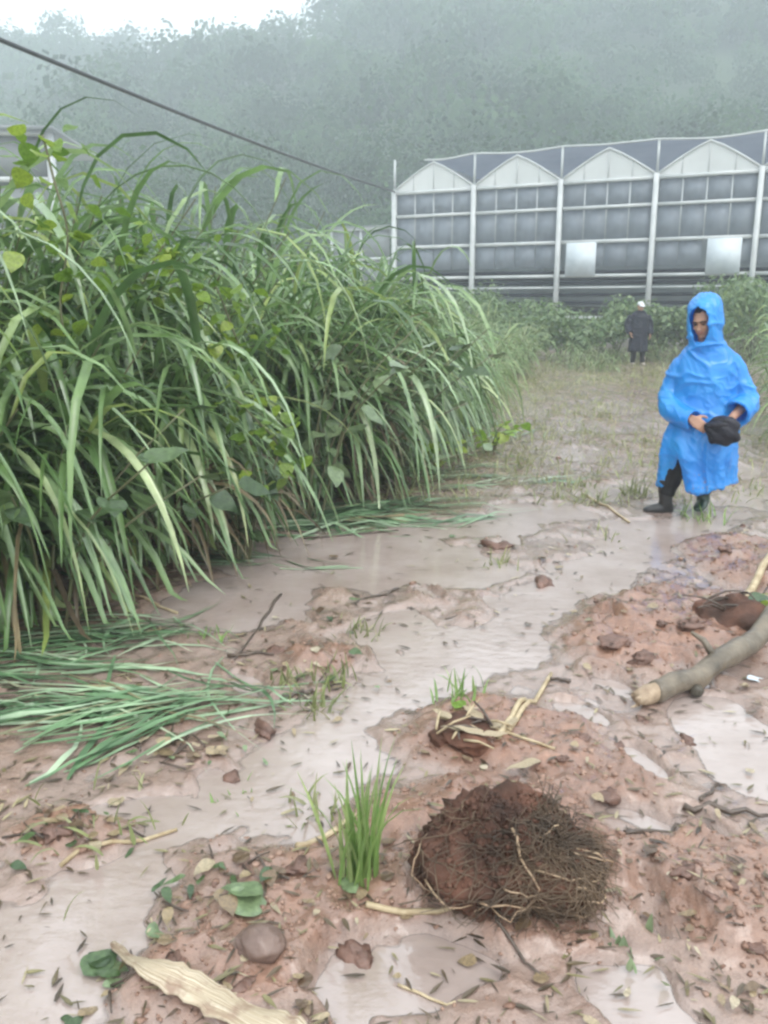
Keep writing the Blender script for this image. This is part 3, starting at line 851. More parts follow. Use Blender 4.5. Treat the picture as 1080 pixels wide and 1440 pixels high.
# bushes in front of the greenhouse
def bush(loc, rx, h, nl, label, seed, mat='bush', name='roadside_bush', group='bushes before the greenhouse', ls=.07):
    g = np.random.default_rng(seed)
    root = thing(name, label, 'bush', loc, 0, group)
    st = MB(); centers = []
    for k in range(9):
        a = g.uniform(0, 6.28); e = np.array((math.cos(a) * rx * g.uniform(.2, .8), math.sin(a) * rx * g.uniform(.2, .8), h * g.uniform(.45, .9)))
        P = spline([(0, 0, -.05), e * np.array((.4, .4, .5)), e], 6)
        v_, f_ = tube(P, np.linspace(.025, .006, 6), 5); st.add(v_, *f_); centers.append(e)
    st.build('stem', M['trunk'], root)
    c = np.array(centers)[g.integers(0, 9, nl)]
    d = g.normal(size=(nl, 3)); d /= np.linalg.norm(d, axis=1)[:, None]
    c = c + d * (g.uniform(.1, 1, nl) ** .5)[:, None] * np.array((rx * .45, rx * .45, h * .3))
    c[:, 2] = np.abs(c[:, 2])
    nn = d + g.normal(size=(nl, 3)) * .6 + np.array((0, 0, .4)); nn /= np.linalg.norm(nn, axis=1)[:, None]
    a = np.cross(nn, g.normal(size=(nl, 3))); a /= np.linalg.norm(a, axis=1)[:, None]; b_ = np.cross(nn, a)
    s = (g.uniform(.5, 1.2, nl) * ls)[:, None]
    V = np.stack([c - a * s, c - b_ * s * .45, c + a * s, c + b_ * s * .45], 1).reshape(-1, 3)
    tag(mb_quads(V, 'foliage', mat, root), kind='stuff')
    return root
def mb_quads(V, name, mat, root):
    return MB().add(V, np.arange(len(V)).reshape(-1, 4)).build(name, M[mat], root, smooth=False)
blab = ['low bush at the end of the tall grass bank', 'rounded bush under the second greenhouse bay', 'low bush beside the person in dark raincoat', 'taller bush right behind the person in dark raincoat',
        'bush between the two walkers below a white post', 'bush behind the blue hood', 'tall bush on the verge beyond the blue shoulder', 'tall bush at the verge under the last white panel',
        'bush growing against the lower greenhouse rails', 'bush at the corner of the lean-to', 'bush against the plinth behind the pale cap', 'large bush against the greenhouse behind the verge']
for k, (px, Yd, rx, h) in enumerate(((745, 25, 1.1, 1.5), (790, 26, 1.3, 1.9), (838, 24.5, 1.0, 1.4), (868, 26, 1.1, 2.1), (930, 25.5, 1.0, 1.9), (975, 25, 1.2, 1.8), (1020, 24, 1.3, 2.2), (1065, 22, 1.3, 2.3), (710, 28, 1.3, 1.9), (650, 29, 1.5, 2.4), (905, 28, 1.2, 1.9), (1050, 27, 1.5, 2.6))):
    q = at(px, 440, Yd)
    bush((q[0], q[1], G(q[0], q[1]) - .03), rx, h * .82, 1500, blab[k], 300 + k, ls=.10)

# broad-leaved plants and vines; each leaf an object
def leaf_mesh(name, wr=.8, heart=True):
    t = np.linspace(0, 1, 11)
    prof = np.sin(np.pi * t ** .66) ** .85 * wr * .5
    prof[0] = .02; prof[-1] = .008
    zc = -.18 * t ** 2 + .03 * np.sin(t * 9)
    Vv = []
    for ti, w_, z_ in zip(t, prof, zc):
        Vv += [(-w_, ti, z_ + .10 * w_), (0, ti, z_), (w_, ti, z_ + .10 * w_)]
    i = np.arange(10)[:, None] * 3; j = np.arange(2)[None]
    F = np.stack([i + j, i + j + 1, i + j + 4, i + j + 3], -1).reshape(-1, 4)
    return mesh_np(name, np.array(Vv), F)
LEAF = {}
def leaf_obj(mat, parent, loc, az, pitch, roll, size, wr=.8, name='leaf'):
    key = (mat, wr)
    if key not in LEAF:
        LEAF[key] = leaf_mesh('leaf', wr); LEAF[key].materials.append(M[mat])
    return obj(name, LEAF[key], None, parent, loc, (pitch, roll, az), float(size))

def broadplant(loc, nstem, h, nleaf, size, mat, label, cat, seed, lean=(0.2, -.1), name='broadleaf_plant', group=None, spread=.3, wr=.8):
    rg = random.Random(seed)
    root = thing(name, label, cat, loc, 0, group)
    for s in range(nstem):
        a = rg.uniform(0, 6.28); r = spread * rg.random()
        e = np.array((math.cos(a) * r * 2 + lean[0] * h, math.sin(a) * r * 2 + lean[1] * h, h * rg.uniform(.6, 1)))
        P = spline([(math.cos(a) * r * .3, math.sin(a) * r * .3, -.05), e * np.array((.4, .4, .6)), e], 8)
        v_, f_ = tube(P, np.linspace(.010, .004, 8), 5); MB().add(v_, *f_).build('stem', M['stem'], root)
        for k in range(nleaf):
            q = P[min(7, 2 + int((k + rg.random()) / nleaf * 6))]
            leaf_obj(mat, root, q + np.array((rg.uniform(-.03, .03), rg.uniform(-.03, .03), 0)), rg.uniform(0, 6.28), rg.uniform(-.7, .5), rg.uniform(-.5, .5), size * rg.uniform(.6, 1.25), wr)
    return root
def on_bank(px, Yd): 
    q = at(px, 430, Yd); return (q[0], q[1], G(q[0], q[1]))
broadplant(on_bank(30, 3.9), 7, 1.15, 7, .17, 'broad', 'dark broad-leaved plant low in the bank beside the flattened grass', 'plant', 1, spread=.35)
broadplant(on_bank(130, 4.6), 6, 1.0, 6, .15, 'broad', 'dark leafy plant under the arching grass beside bare bank earth', 'plant', 2, spread=.3)
broadplant(on_bank(425, 6.05), 9, 1.5, 8, .16, 'bluegreen', 'bluish green leafy shrub at the bend of the grass bank', 'shrub', 3, spread=.45)
broadplant(on_bank(480, 6.75), 7, 1.3, 8, .15, 'bluegreen', 'bluish leafy shrub leaning over the trampled grass at the bank foot', 'shrub', 4, spread=.4)
broadplant(on_bank(540, 7.35), 8, 1.35, 8, .15, 'broad', 'dark green leafy shrub between the bluish shrubs and bright weeds', 'shrub', 8, spread=.4)
broadplant(on_bank(330, 5.15), 6, .8, 7, .13, 'broad', 'dark leafy plant at the bank corner over smooth mud', 'plant', 9, spread=.3)
for px, yy in ((500, 7.3), (465, 7.0), (300, 5.5), (215, 5.0)):
    seed += 1
    q = on_bank(px, yy)
    clump((q[0] - .1, q[1], q[2] - .02), .9 if yy < 6 else 1.5, 14, 8, (.4, -.3), 'withered brown grass clump in the dark hollow under the green bank', 'withered grass clumps in the bank', leafL=.7, leafW=.03, seed=seed, mat='grass_dead', dead=1)
broadplant((gpz(625, 668)[0] - .1, gpz(625, 668)[1] + .25, .05), 8, .38, 5, .15, 'lime', 'bright low leafy weed sprawling at the foot of the grass bank', 'plant', 5, spread=.35)
broadplant((gpz(690, 640)[0], gpz(690, 640)[1] + .2, .05), 6, .32, 5, .13, 'lime', 'small bright leafy weed beside the pale litter on the track edge', 'plant', 6, spread=.3)
broadplant((gpz(560, 690)[0], gpz(560, 690)[1] + .2, .05), 6, .35, 5, .15, 'bluegreen', 'low grey-green weed among the trampled grass', 'plant', 7, spread=.35)
def vine(pxs, Yd, size, mat, label, seed, step=.07):
    rg = random.Random(seed)
    pts = [at(px, py, y) for (px, py), y in zip(pxs, Yd)]
    P = spline(pts, 30)
    x0, y0 = P[0][0], P[0][1]
    root = thing('climbing_vine', label, 'vine', (x0, y0, P[:, 2].min()))
    base = np.array((x0, y0, P[:, 2].min()))
    v_, f_ = tube(P - base, .006, 5); MB().add(v_, *f_).build('stem', M['stem'], root)
    for q in P[::1]:
        for _ in range(2):
            leaf_obj(mat, root, q - base + np.array((rg.gauss(0, .10), rg.gauss(0, .08), rg.gauss(0, .07))), rg.uniform(0, 6.28), rg.uniform(-1.0, .2), rg.uniform(-.6, .6), size * rg.uniform(.6, 1.2), .85)
vine([(60, 190), (75, 250), (95, 330), (85, 420), (90, 470)], [4.3] * 5, .10, 'vine', 'lime green vine climbing the grass before the netted shed', 21)
vine([(300, 395), (315, 430), (330, 470), (345, 500)], [5.0] * 4, .09, 'vine', 'yellow-green vine hanging in the middle of the grass bank', 22)
vine([(330, 560), (360, 590), (390, 625), (385, 660)], [4.75] * 4, .085, 'vine', 'yellow-green vine tips drooping low over the bank foot', 23)
vine([(230, 345), (215, 370), (200, 400)], [4.9] * 3, .085, 'vine', 'short lime vine tuft near the top of the grass bank', 24)

# flattened grass mats
def mat_grass(pxs, ang_, nb, singles, Ln, wd, label, seed, spread=(.5, .18), mat='flat'):
    rg = random.Random(seed)
    x, y, z = gpz(*pxs)
    root = thing('flattened_grass', label, 'flattened grass', (x, y, z), 0)
    b = MB()
    for k in range(nb + singles):
        if k % 9 == 0: ccx, ccy, cca = rg.gauss(0, spread[0]), rg.gauss(0, spread[1]), rg.gauss(0, .22)
        px, py = ccx + rg.gauss(0, .12), ccy + rg.gauss(0, .035)
        a = ang_ + cca + rg.gauss(0, .10) + (rg.gauss(0, .6) if rg.random() < .25 else 0)
        hi = rg.uniform(.006, .035)
        d = np.array((math.cos(a), math.sin(a), rg.uniform(-.02, .16)))
        V, F = blade((px - math.cos(a) * Ln * .5, py - math.sin(a) * Ln * .5, 0), d, Ln * rg.uniform(.6, 1.2), wd * rg.uniform(.6, 1.3) * (1.35 if k >= nb else 1), rg.uniform(.1, .45), 7, rg.uniform(-.5, .5))
        bend = rg.gauss(0, .16) * np.repeat(np.linspace(-.5, .5, 7) ** 2, 3) * Ln * 2
        V[:, 0] -= math.sin(a) * bend; V[:, 1] += math.cos(a) * bend
        g = Gv(V[:, 0] + x, V[:, 1] + y) - z
        V[:, 2] = np.maximum(V[:, 2], 0) * .5 + g + hi
        if k >= nb: obj('leaf_blade', mesh_np('leaf_blade', V, F), M[mat], root)
        else: b.add(V, F)
    tag(b.build('foliage', M[mat], root), kind='stuff')
mat_grass((90, 1000), R(4), 85, 40, .75, .020, 'broad mat of flattened green grass combed flat across the mud', 31, (.42, .17))
mat_grass((60, 905), R(10), 90, 30, .7, .018, 'tangled flattened grass lying right under the bank', 32, (.5, .2))
mat_grass((470, 725), R(8), 190, 30, .9, .024, 'trampled green grass spread at the foot of the bluish shrub', 33, (.5, .22))
mat_grass((310, 790), R(-12), 60, 10, .7, .02, 'thin fringe of flattened grass at the bank edge', 34, (.35, .1))
mat_grass((620, 672), R(15), 90, 12, .7, .02, 'trampled grass under the bright low weed', 35, (.5, .25))
mat_grass((690, 600), R(60), 90, 10, .8, .022, 'flattened blades drooping from the far bank onto the track', 36, (.35, .7))

# small tufts in the mud
def tuft(px, py, h, nb, label, seed, mat='tuft', wd=.012, sp=.05, up=.9, singles=0, cat='grass tuft', group=None):
    rg = random.Random(seed)
    x, y, z = gpz(px, py)
    root = thing('grass_tuft', label, cat, (x, y, z - .01), 0, group)
    b = MB()
    for k in range(nb):
        a = rg.uniform(0, 6.28); el = rg.uniform(up, 1.5)
        V, F = blade((rg.gauss(0, sp), rg.gauss(0, sp), 0), (math.cos(a) * math.cos(el), math.sin(a) * math.cos(el), math.sin(el)), h * rg.uniform(.5, 1.1), wd * rg.uniform(.7, 1.3), rg.uniform(.4, 1.4) / max(h, .1), 6, rg.uniform(-.8, .8))
        if k < singles: obj('leaf_blade', mesh_np('leaf_blade', V, F), M[mat], root)
        else: b.add(V, F)
    if b.V: tag(b.build('foliage', M[mat], root), kind='stuff')
tuft(505, 1232, .36, 50, 'bright young green grass tuft beside the uprooted root ball', 41, wd=.013, sp=.026, up=1.36, singles=26)
tuft(440, 1005, .16, 26, 'olive grass tuft beside a dark clod at the puddle edge', 42, 'tuftdry')
tuft(510, 900, .17, 26, 'pale grass tuft standing by the long puddle head', 43, 'tuftdry')
tuft(650, 985, .14, 22, 'small green tuft at the near bank of the bright puddle', 44)
tuft(888, 700, .28, 40, 'upright yellowish grass tuft before the blue raincoat boots', 45, 'tuftdry', sp=.06)
tuft(812, 683, .20, 36, 'round dull grass tuft on the stony stretch', 46, 'tuftdry', sp=.06)
tuft(985, 735, .22, 30, 'soft green tuft hiding the rear boot of the walker', 47, 'tuft', sp=.09)
tuft(700, 800, .17, 24, 'thin pale tuft alone on the wet silt', 48, 'tuftdry')
tuft(300, 895, .07, 16, 'tiny dark green sprig on smooth mud near the bank', 49)
tuft(330, 1135, .08, 16, 'tiny sprout on silt left of the bright puddle', 50)
tuft(115, 1160, .11, 26, 'muddy olive tuft over a dark hollow', 51, 'tuftdry', sp=.12, up=.4)
tuft(465, 955, .12, 20, 'drooping tuft on the brown clod by the puddle', 52, 'tuftdry')
tuft(410, 960, .12, 20, 'short olive tuft among dark mud lumps', 53, 'tuftdry')
tuft(445, 1150, .14, 22, 'straw-coloured tuft at the left shore below the bright puddle', 54, 'tuftdry')
tuft(895, 1345, .06, 10, 'small green seedling on the red soil by the lower puddle', 55, 'bluegreen', wd=.02)
tuft(560, 655, .22, 30, 'dull tuft at the edge of the trampled grass', 56, 'tuftdry', sp=.1)
tuft(740, 655, .20, 34, 'dry tuft on the grassy litter of the track', 57, 'tuftdry', sp=.12)
tuft(800, 520, .3, 50, 'dark wet clump of grass on the far track', 58, 'bush', sp=.3, up=.4)
tuft(845, 760, .12, 24, 'pale flattened tuft left of the walker', 59, 'tuftdry', sp=.15, up=.3)

# short grass spread over the far track: uncountable
g = np.random.default_rng(5); b = MB()
DN = fbm(*np.meshgrid(np.arange(160) / 8 * .9, np.arange(240) / 8 * .9), 90, 2)
for k in range(3000):
    yy = 6.6 + 22 * g.random() ** 1.3
    lo, hi = float(np.interp(yy, BANK[:, 1], BANK[:, 0])), float(np.interp(yy, RBANK[:, 1], RBANK[:, 0]))
    xx = lo + (hi - lo) * g.random() ** 1.25
    dens = .45 + .9 * DN[int(yy * 8) % 240, int((xx + 4) * 8) % 160] + .035 * (yy - 8)
    if g.random() > dens: continue
    z = G(xx, yy)
    for q in range(4):
        a = g.uniform(0, 6.28); el = g.uniform(.2, 1.3)
        V, F = blade((xx + g.normal() * .05, yy + g.normal() * .05, z), (math.cos(a) * math.cos(el), math.sin(a) * math.cos(el), math.sin(el)), g.uniform(.06, .2), .014, 3, 4)
        b.add(V, F)
tag(b.build('short_grass', M['tuftdry']), 'thin short grass scattered over the far part of the track', 'grass', kind='stuff')

# ================================================================== mud clods, crumbs, litter
def lump(r, seed, sub=2, flat=.6, rough=.45):
    v, f = ico(sub)
    d = 1 + rough * noise3(v * 1.0, seed, 1.7) + rough * .5 * noise3(v, seed + 9, 4.5)
    return v * d[:, None] * np.array((1, 1, flat)) * r, f
clod_pts = [(650, 820), (515, 785), (520, 815), (430, 795), (665, 820), (767, 825), (645, 737), (545, 870), (555, 885), (390, 915), (905, 930), (880, 905), (975, 880),
            (862, 910), (930, 880), (905, 1015), (965, 1045), (870, 1050), (370, 1030), (385, 1050), (820, 1040), (790, 1070), (1045, 740), (1020, 775), (940, 800), (890, 850), (840, 845),
            (270, 1265), (300, 1245), (420, 1215), (400, 1240), (980, 1215), (960, 1225), (700, 770), (610, 800), (455, 815), (340, 1390), (545, 1415), (80, 1200), (330, 1100), (500, 1340), (1000, 1290), (1060, 1350), (1030, 1250), (820, 1290), (600, 1320), (250, 1350), (720, 1100), (860, 1130), (740, 905)]
for k, (px, py) in enumerate(clod_pts):
    x, y, z = gpz(px, py)
    r = rnd.choice((.012, .016, .02, .026, .034)) * rnd.uniform(.8, 1.2) * (.75 + y * .17)
    v, f = lump(r, 400 + k, 3, rnd.uniform(.4, .65), 1.0)
    v = v * np.array((rnd.uniform(.8, 1.6), rnd.uniform(.7, 1.0), 1))
    tag(obj('mud_clod', MB().add(v, f).mesh('mud_clod'), M['clod'], None, (x, y, z + r * .05), (0, 0, rnd.uniform(0, 6))),
        'dark red-brown lump of wet earth on the pinkish mud', 'clod', 'lumps of earth scattered on the mud')
b = MB()
cyv = 1.25 + 7.5 * rng.random(20000) ** 1.9
cxv = rng.uniform(-.55, .6, 20000) * (cyv + .6)
p_, mo_, mk_, bk_, _ = masks(cxv, cyv)
keep = (rng.random(20000) < (.08 + .9 * mk_) * (1 - p_)) & (cxv > bank_x(cyv) + .1)
for x, y in zip(cxv[keep], cyv[keep]):
    r = rng.uniform(.0022, .0065) * (1 + .10 * y) * (1 + .9 * (rng.random() < .12))
    v, f = ico(1)
    v = v * (1 + .30 * rng.normal(size=(len(v), 1))) * r * np.array((rng.uniform(.6, 1.3), rng.uniform(.6, 1.3), .55))
    b.add(v + np.array((x, y, G(x, y) + r * .2)), f)
tag(b.build('soil_crumbs', M['crumb']), 'loose reddish crumbs of soil strewn over the churned mounds', 'soil', kind='stuff')

def lerp_stick(p, q, n=8, wob=.012, lift=.01, seed=0):
    rg = random.Random(seed)
    x0, y0, z0 = gpz(*p); x1, y1, z1 = gpz(*q)
    P = []
    for t in np.linspace(0, 1, n):
        x = x0 + (x1 - x0) * t + rg.uniform(-wob, wob) * (0 < t < 1); y = y0 + (y1 - y0) * t + rg.uniform(-wob, wob) * (0 < t < 1)
        P.append((x, y, max(G(x, y), .0) + lift + rg.uniform(0, wob * .4)))
    return np.array(P)
def stick(p, q, r, mat, label, name='twig', cat='twig', seed=0, wob=.012, fork=None, group=None, taper=.5):
    if mat == 'straw': wob, taper, r = wob * .25, .8, r * .8
    P = lerp_stick(p, q, 8, wob, r * .8, seed)
    o = P[0].copy()
    v_, f_ = tube(P - o, np.linspace(r, r * taper, 8), 7)
    t = obj(name, MB().add(v_, *f_).mesh(name), M[mat], None, o)
    if fork is not None:
        Pf = lerp_stick(*fork, 6, wob, r * .8, seed + 3)
        v_, f_ = tube(Pf - o, np.linspace(r * .7, r * .3, 6), 6)
        obj('side_shoot', MB().add(v_, *f_).mesh('side_shoot'), M[mat], t)
    return tag(t, label, cat, group)
stick((515, 1302), (692, 1312), .011, 'straw', 'pale straw stalk lying below the root ball', 'stalk', 'stalk', 1, .006)
stick((418, 1196), (500, 1150), .014, 'straw', 'short pale stalk pointing at the bright grass tuft', 'stalk', 'stalk', 2, .004)
stick((85, 1222), (250, 1182), .009, 'straw', 'thin pale stalk lying across the left mud', 'stalk', 'stalk', 3, .005)
stick((962, 1128), (1079, 1152), .012, 'twig', 'dark forked twig stuck in the mud below the fallen branch', seed=4, fork=((985, 1132), (1010, 1108)))
stick((878, 1178), (966, 1166), .009, 'twig', 'thin dark curved twig on the wet silt', seed=5)
stick((715, 1030), (775, 950), .013, 'straw', 'upright pale cut stalk leaning behind the root ball', 'stalk', 'stalk', 6, .006)
stick((640, 1010), (780, 1055), .008, 'straw', 'long thin stalk crossing the heap behind the root ball', 'stalk', 'stalk', 7, .012)
stick((700, 1040), (742, 990), .015, 'straw', 'thick yellow stalk stub behind the root ball', 'stalk', 'stalk', 8, .004)
stick((800, 960), (770, 957), .010, 'twig', 'short dark twig at the tip of the leaning stalk', seed=9)
stick((395, 845), (330, 930), .008, 'twig', 'thin dark twig lying on the silt towards the bank', seed=10)
stick((320, 925), (385, 922), .009, 'twig', 'short black twig beside the tiny green sprig', seed=11)
stick((440, 975), (395, 985), .010, 'twig', 'stubby dark twig among the olive tufts', seed=12)
stick((680, 1325), (760, 1375), .006, 'twig', 'thin root-like twig below the pale straw stalk', seed=13)
stick((560, 1405), (640, 1412), .005, 'straw', 'fine straw floating by the lower puddle', 'stalk', 'stalk', 14)
stick((1042, 850), (1090, 780), .030, 'straw', 'thick pale stick propped on the soil ridge behind the branch', 'stalk', 'stalk', 15, .006)
stick((250, 870), (170, 830), .010, 'straw', 'dull stalk jutting from the bank grass over mud', 'stalk', 'stalk', 16)
stick((560, 830), (500, 850), .008, 'twig', 'small dark twig beside the head of the long puddle', seed=17)
stick((820, 700), (885, 735), .013, 'straw', 'pale strip standing in for the bright ripple at the water edge before the walker', 'stalk', 'stalk', 18)  # pale stick shape in place of the white ripple line on the water
stick((425, 765), (560, 752), .008, 'twig', 'long thin twig along the trampled grass edge', seed=19)

# leaves lying on the mud
def ground_leaf(px, py, size, mat, label, seed, az=None, wr=.8, group=None):
    rg = random.Random(seed)
    x, y, z = gpz(px, py)
    o = leaf_obj(mat, None, (x, y, max(z, 0) + .012), az if az is not None else rg.uniform(0, 6.28), rg.uniform(-.05, .25), rg.uniform(-.25, .25), size, wr, 'fallen_leaf')
    return tag(o, label, 'leaf', group)
ground_leaf(320, 1280, .13, 'bluegreen', 'large fresh green leaf on the soil above the round stone', 1, -1.1)
ground_leaf(370, 1262, .11, 'bluegreen', 'fresh green leaf overlapping the large one by the stone', 2, 1.5)
ground_leaf(205, 1322, .085, 'bluegreen', 'single green leaf on wet silt above the pale sheath', 3, -1.3, .7)
ground_leaf(500, 1262, .09, 'bluegreen', 'narrow grey-green leaf under the bright grass tuft', 4, .5, .45)
ground_leaf(120, 1395, .10, 'broad', 'dark green leaf near the pale sheath tip', 5, -.6)
ground_leaf(150, 1375, .07, 'broad', 'small dark leaf beside the pale sheath', 6, .9)
ground_leaf(225, 1065, .11, 'deadleaf', 'round pale dead leaf beside the flattened mat', 7, -1.2, 1.0)
ground_leaf(290, 1065, .10, 'deadleaf', 'folded pale leaf at the end of the flattened mat', 8, -.8, .5)
ground_leaf(160, 1030, .08, 'sheath', 'whitish leaf lying on the flattened mat', 9, -1.4, .6)
ground_leaf(165, 1152, .07, 'sheath', 'small whitish leaf above the dark hollow', 10, .3, .8)
ground_leaf(640, 1000, .09, 'lime', 'pale yellow-green leaf on the heap behind the root ball', 11, -.5, .6)
ground_leaf(760, 1080, .13, 'sheath', 'broad straw leaf draped behind the root ball', 12, 1.9, .35)
ground_leaf(690, 1030, .12, 'sheath', 'curled cream leaf among the stalk stubs', 13, -.9, .35)
ground_leaf(1050, 958, .10, 'door', 'white scrap of film on the mud beyond the branch', 14, -1.5, .5)
for k in range(230):
    py = 745 + (1440 - 745) * rnd.random() ** 1.1
    px = rnd.uniform(150, 1075)
    x, y, z = gpz(px, py)
    if x < bank_x(np.array([y]))[0] + .1 or (G(x, y) < .004 and rnd.random() < .6): continue
    ground_leaf(px, py, rnd.uniform(.022, .05) * (.8 + .12 * y), 'deadleaf', 'small brown scrap of dead leaf stuck to the mud', 100 + k, wr=rnd.choice((.3, .5, .8)), group='dead leaf scraps on the mud')
g = np.random.default_rng(15); b = MB()
for k in range(7000):
    y = 1.3 + 9 * g.random() ** 1.6; x = g.uniform(-.52, .56) * (y + .5)
    if x < float(bank_x(y)) + .05: continue
    z = G(x, y)
    if z < .003:
        if g.random() < .7: continue
        z = .003
    a = g.uniform(0, 6.28); Lf = g.uniform(.012, .05) * (1 + .12 * y)
    V, F = blade((x, y, z + .004), (math.cos(a), math.sin(a), .12), Lf, Lf * g.uniform(.08, .3), 4 * .02 / Lf, 4)
    b.add(V, F)
tag(b.build('plant_litter', M['litterbits']), 'fine bits of dead leaf and straw trodden into the mud', 'litter', kind='stuff')
def pile(px, py, n_, rx, ry, label, seed, mats=('deadleaf', 'deadleaf', 'bluegreen', 'broad', 'sheath')):
    rg = random.Random(seed)
    x, y, z = gpz(px, py)
    root = thing('leaf_pile', label, 'leaf pile', (x, y, z))
    for k in range(n_):
        qx_, qy_ = rg.gauss(0, rx), rg.gauss(0, ry)
        leaf_obj(mats[min(len(mats) - 1, int(rg.random() ** 1.4 * len(mats)))], root, (qx_, qy_, G(x + qx_, y + qy_) - z + rg.uniform(.008, .03)), rg.uniform(0, 6.28), rg.uniform(-.15, .3), rg.uniform(-.3, .3), rg.uniform(.03, .075), rg.choice((.3, .45, .7)))
    for k in range(n_ // 3):
        qx_, qy_ = rg.gauss(0, rx), rg.gauss(0, ry); a = rg.uniform(0, 6.28); l_ = rg.uniform(.06, .14)
        P = [(qx_ + math.cos(a) * l_ * t, qy_ + math.sin(a) * l_ * t, G(x + qx_ + math.cos(a) * l_ * t, y + qy_ + math.sin(a) * l_ * t) - z + .012) for t in (0, .5, 1)]
        v_, f_ = tube(P, [.004, .0035, .002], 5); MB().add(v_, *f_).build('twig', M['twig'], root)
pile(255, 1055, 26, .12, .07, 'wet leaves and twigs at the right end of the flattened mat', 61)
pile(440, 965, 22, .10, .09, 'dark leaf litter heaped on the brown clod by the puddle', 62, ('deadleaf', 'deadleaf', 'broad', 'bluegreen'))
pile(110, 1170, 24, .12, .05, 'dark leaf litter around the muddy olive tuft', 63, ('deadleaf', 'deadleaf', 'broad'))
pile(120, 880, 30, .22, .12, 'green and dead leaves strewn under the grass bank', 64, ('bluegreen', 'broad', 'deadleaf', 'lime'))
pile(300, 1255, 20, .09, .05, 'dark litter beside the large fresh green leaf', 65, ('deadleaf', 'deadleaf', 'broad'))
pile(110, 1405, 20, .10, .05, 'leaf scraps round the tip of the pale sheath', 66, ('broad', 'deadleaf', 'bluegreen'))
pile(520, 870, 16, .14, .10, 'thin leaf litter near the pale tuft by the puddle head', 67, ('deadleaf', 'deadleaf', 'broad'))
pile(700, 655, 30, .35, .25, 'pale green litter of leaves where the far bank meets the track', 68, ('lime', 'bluegreen', 'deadleaf', 'sheath'))
pile(560, 770, 14, .25, .15, 'few dark leaves on the wet silt below the trampled grass', 69, ('deadleaf', 'deadleaf', 'broad'))
# stone
x, y, z = gpz(368, 1335)
v, f = lump(.052, 77, 4, .72, .24); v = v * np.array((1.15, .92, 1)) * (1 + .05 * noise3(v * 18, 78, 1.7) + .03 * noise3(v * 18, 79, 4.1))[:, None]
tag(obj('stone', MB().add(v, f).mesh('stone'), M['stone'], None, (x, y, z + .020)), 'round smooth brown stone below the green leaves', 'stone')
# big dry sheath
pts = [gpz(*p) for p in ((160, 1350), (215, 1376), (290, 1410), (370, 1448), (430, 1490))]
NS, NC = 26, 15
P = spline([(a, b_, c + .022) for a, b_, c in pts], NS); P[:, 2] += .012 * np.sin(np.linspace(0, 7, NS)); P[:3, 2] += np.array((.03, .018, .006))
o0 = P[0].copy(); P = P - o0
T = np.gradient(P, axis=0); T /= np.linalg.norm(T, axis=1)[:, None]
S = np.cross(T, (0, 0, 1)); S /= np.linalg.norm(S, axis=1)[:, None]
wv = np.interp(np.linspace(0, 1, NS), [0, .06, .3, .8, 1], [.006, .018, .036, .046, .04]) * (1 + .12 * rng.normal(size=NS))
cross = np.linspace(-1, 1, NC)
V = np.concatenate([P[i] + np.outer(cross * wv[i], S[i]) + np.outer(.22 * wv[i] * (1 - cross ** 2) + .0022 * np.sin(cross * 19) + .010 * cross * math.sin(i * .5), (0, 0, 1)) for i in range(NS)])
i = np.arange(NS - 1)[:, None] * NC; j = np.arange(NC - 1)[None]
Fq = np.stack([i + j, i + j + 1, i + NC + 1 + j, i + NC + j], -1).reshape(-1, 4)
me = MB().add(V, Fq).add(V - np.array((0, 0, .003)), Fq[:, ::-1]).mesh('dry_leaf_sheath')
av = np.stack([np.tile(cross, NS), np.repeat(np.linspace(0, 1, NS), NC), np.zeros(NS * NC)], -1)
me.attributes.new('strip', 'FLOAT_VECTOR', 'POINT').data.foreach_set('vector', np.concatenate([av, av]).astype(np.float32).ravel())
m, n, b = mat_new('fibrous_sheath')
at_ = n.nodes.new('ShaderNodeAttribute'); at_.attribute_name = 'strip'
mp = n.nodes.new('ShaderNodeMapping'); mp.inputs['Scale'].default_value = (9, 2.5, 1); L(n, at_.outputs['Vector'], mp.inputs[0])
tx = n.nodes.new('ShaderNodeTexNoise'); tx.inputs['Scale'].default_value = 1.6; tx.inputs['Detail'].default_value = 6; L(n, mp.outputs[0], tx.inputs['Vector'])
cc = ramp(n, tx.outputs['Fac'], [(.3, (.26, .19, .12)), (.5, (.45, .37, .26)), (.7, (.60, .53, .41))])
cc = mixc(n, ramp(n, noise(n, 22, 5), [(.5, (0, 0, 0)), (.68, (.8, .8, .8))]), cc, (.24, .15, .105))
L(n, cc, b.inputs['Base Color']); b.inputs['Roughness'].default_value = .5
bump(n, tx.outputs['Fac'], b, .5, .01)
tag(obj('dry_leaf_sheath', me, m, None, o0), 'long cream dry leaf sheath lying at the front of the mud', 'leaf sheath')

# ================================================================== uprooted root ball
x, y, z = gpz(712, 1262)
y += .10
RBS = .86
rb_ = thing('uprooted_root_ball', 'dark uprooted clump of soil and tangled roots on a low mound', 'root ball', (x, y, z))
rb_.scale = (RBS, RBS, RBS)
v, f = ico(5)
d = 1 + .26 * noise3(v, 500, 1.6) + .18 * noise3(v, 501, 4.5) + .12 * noise3(v, 502, 11) + .07 * noise3(v, 503, 25)
core = v * d[:, None] * np.array((.245, .20, .205)) + np.array((0, 0, .075))
MB().add(core, f).build('soil_core', M['rootsoil'], rb_)
def surf(u, vv, k=1.0):
    dd = np.array((math.cos(u) * math.cos(vv), math.sin(u) * math.cos(vv), math.sin(vv)))
    D = dd[None]
    s = 1 + .26 * noise3(D, 500, 1.6)[0] + .18 * noise3(D, 501, 4.5)[0] + .10 * noise3(D, 502, 11)[0]
    return dd * s * k * np.array((.245, .20, .205)) + np.array((0, 0, .075))
rg = random.Random(3)
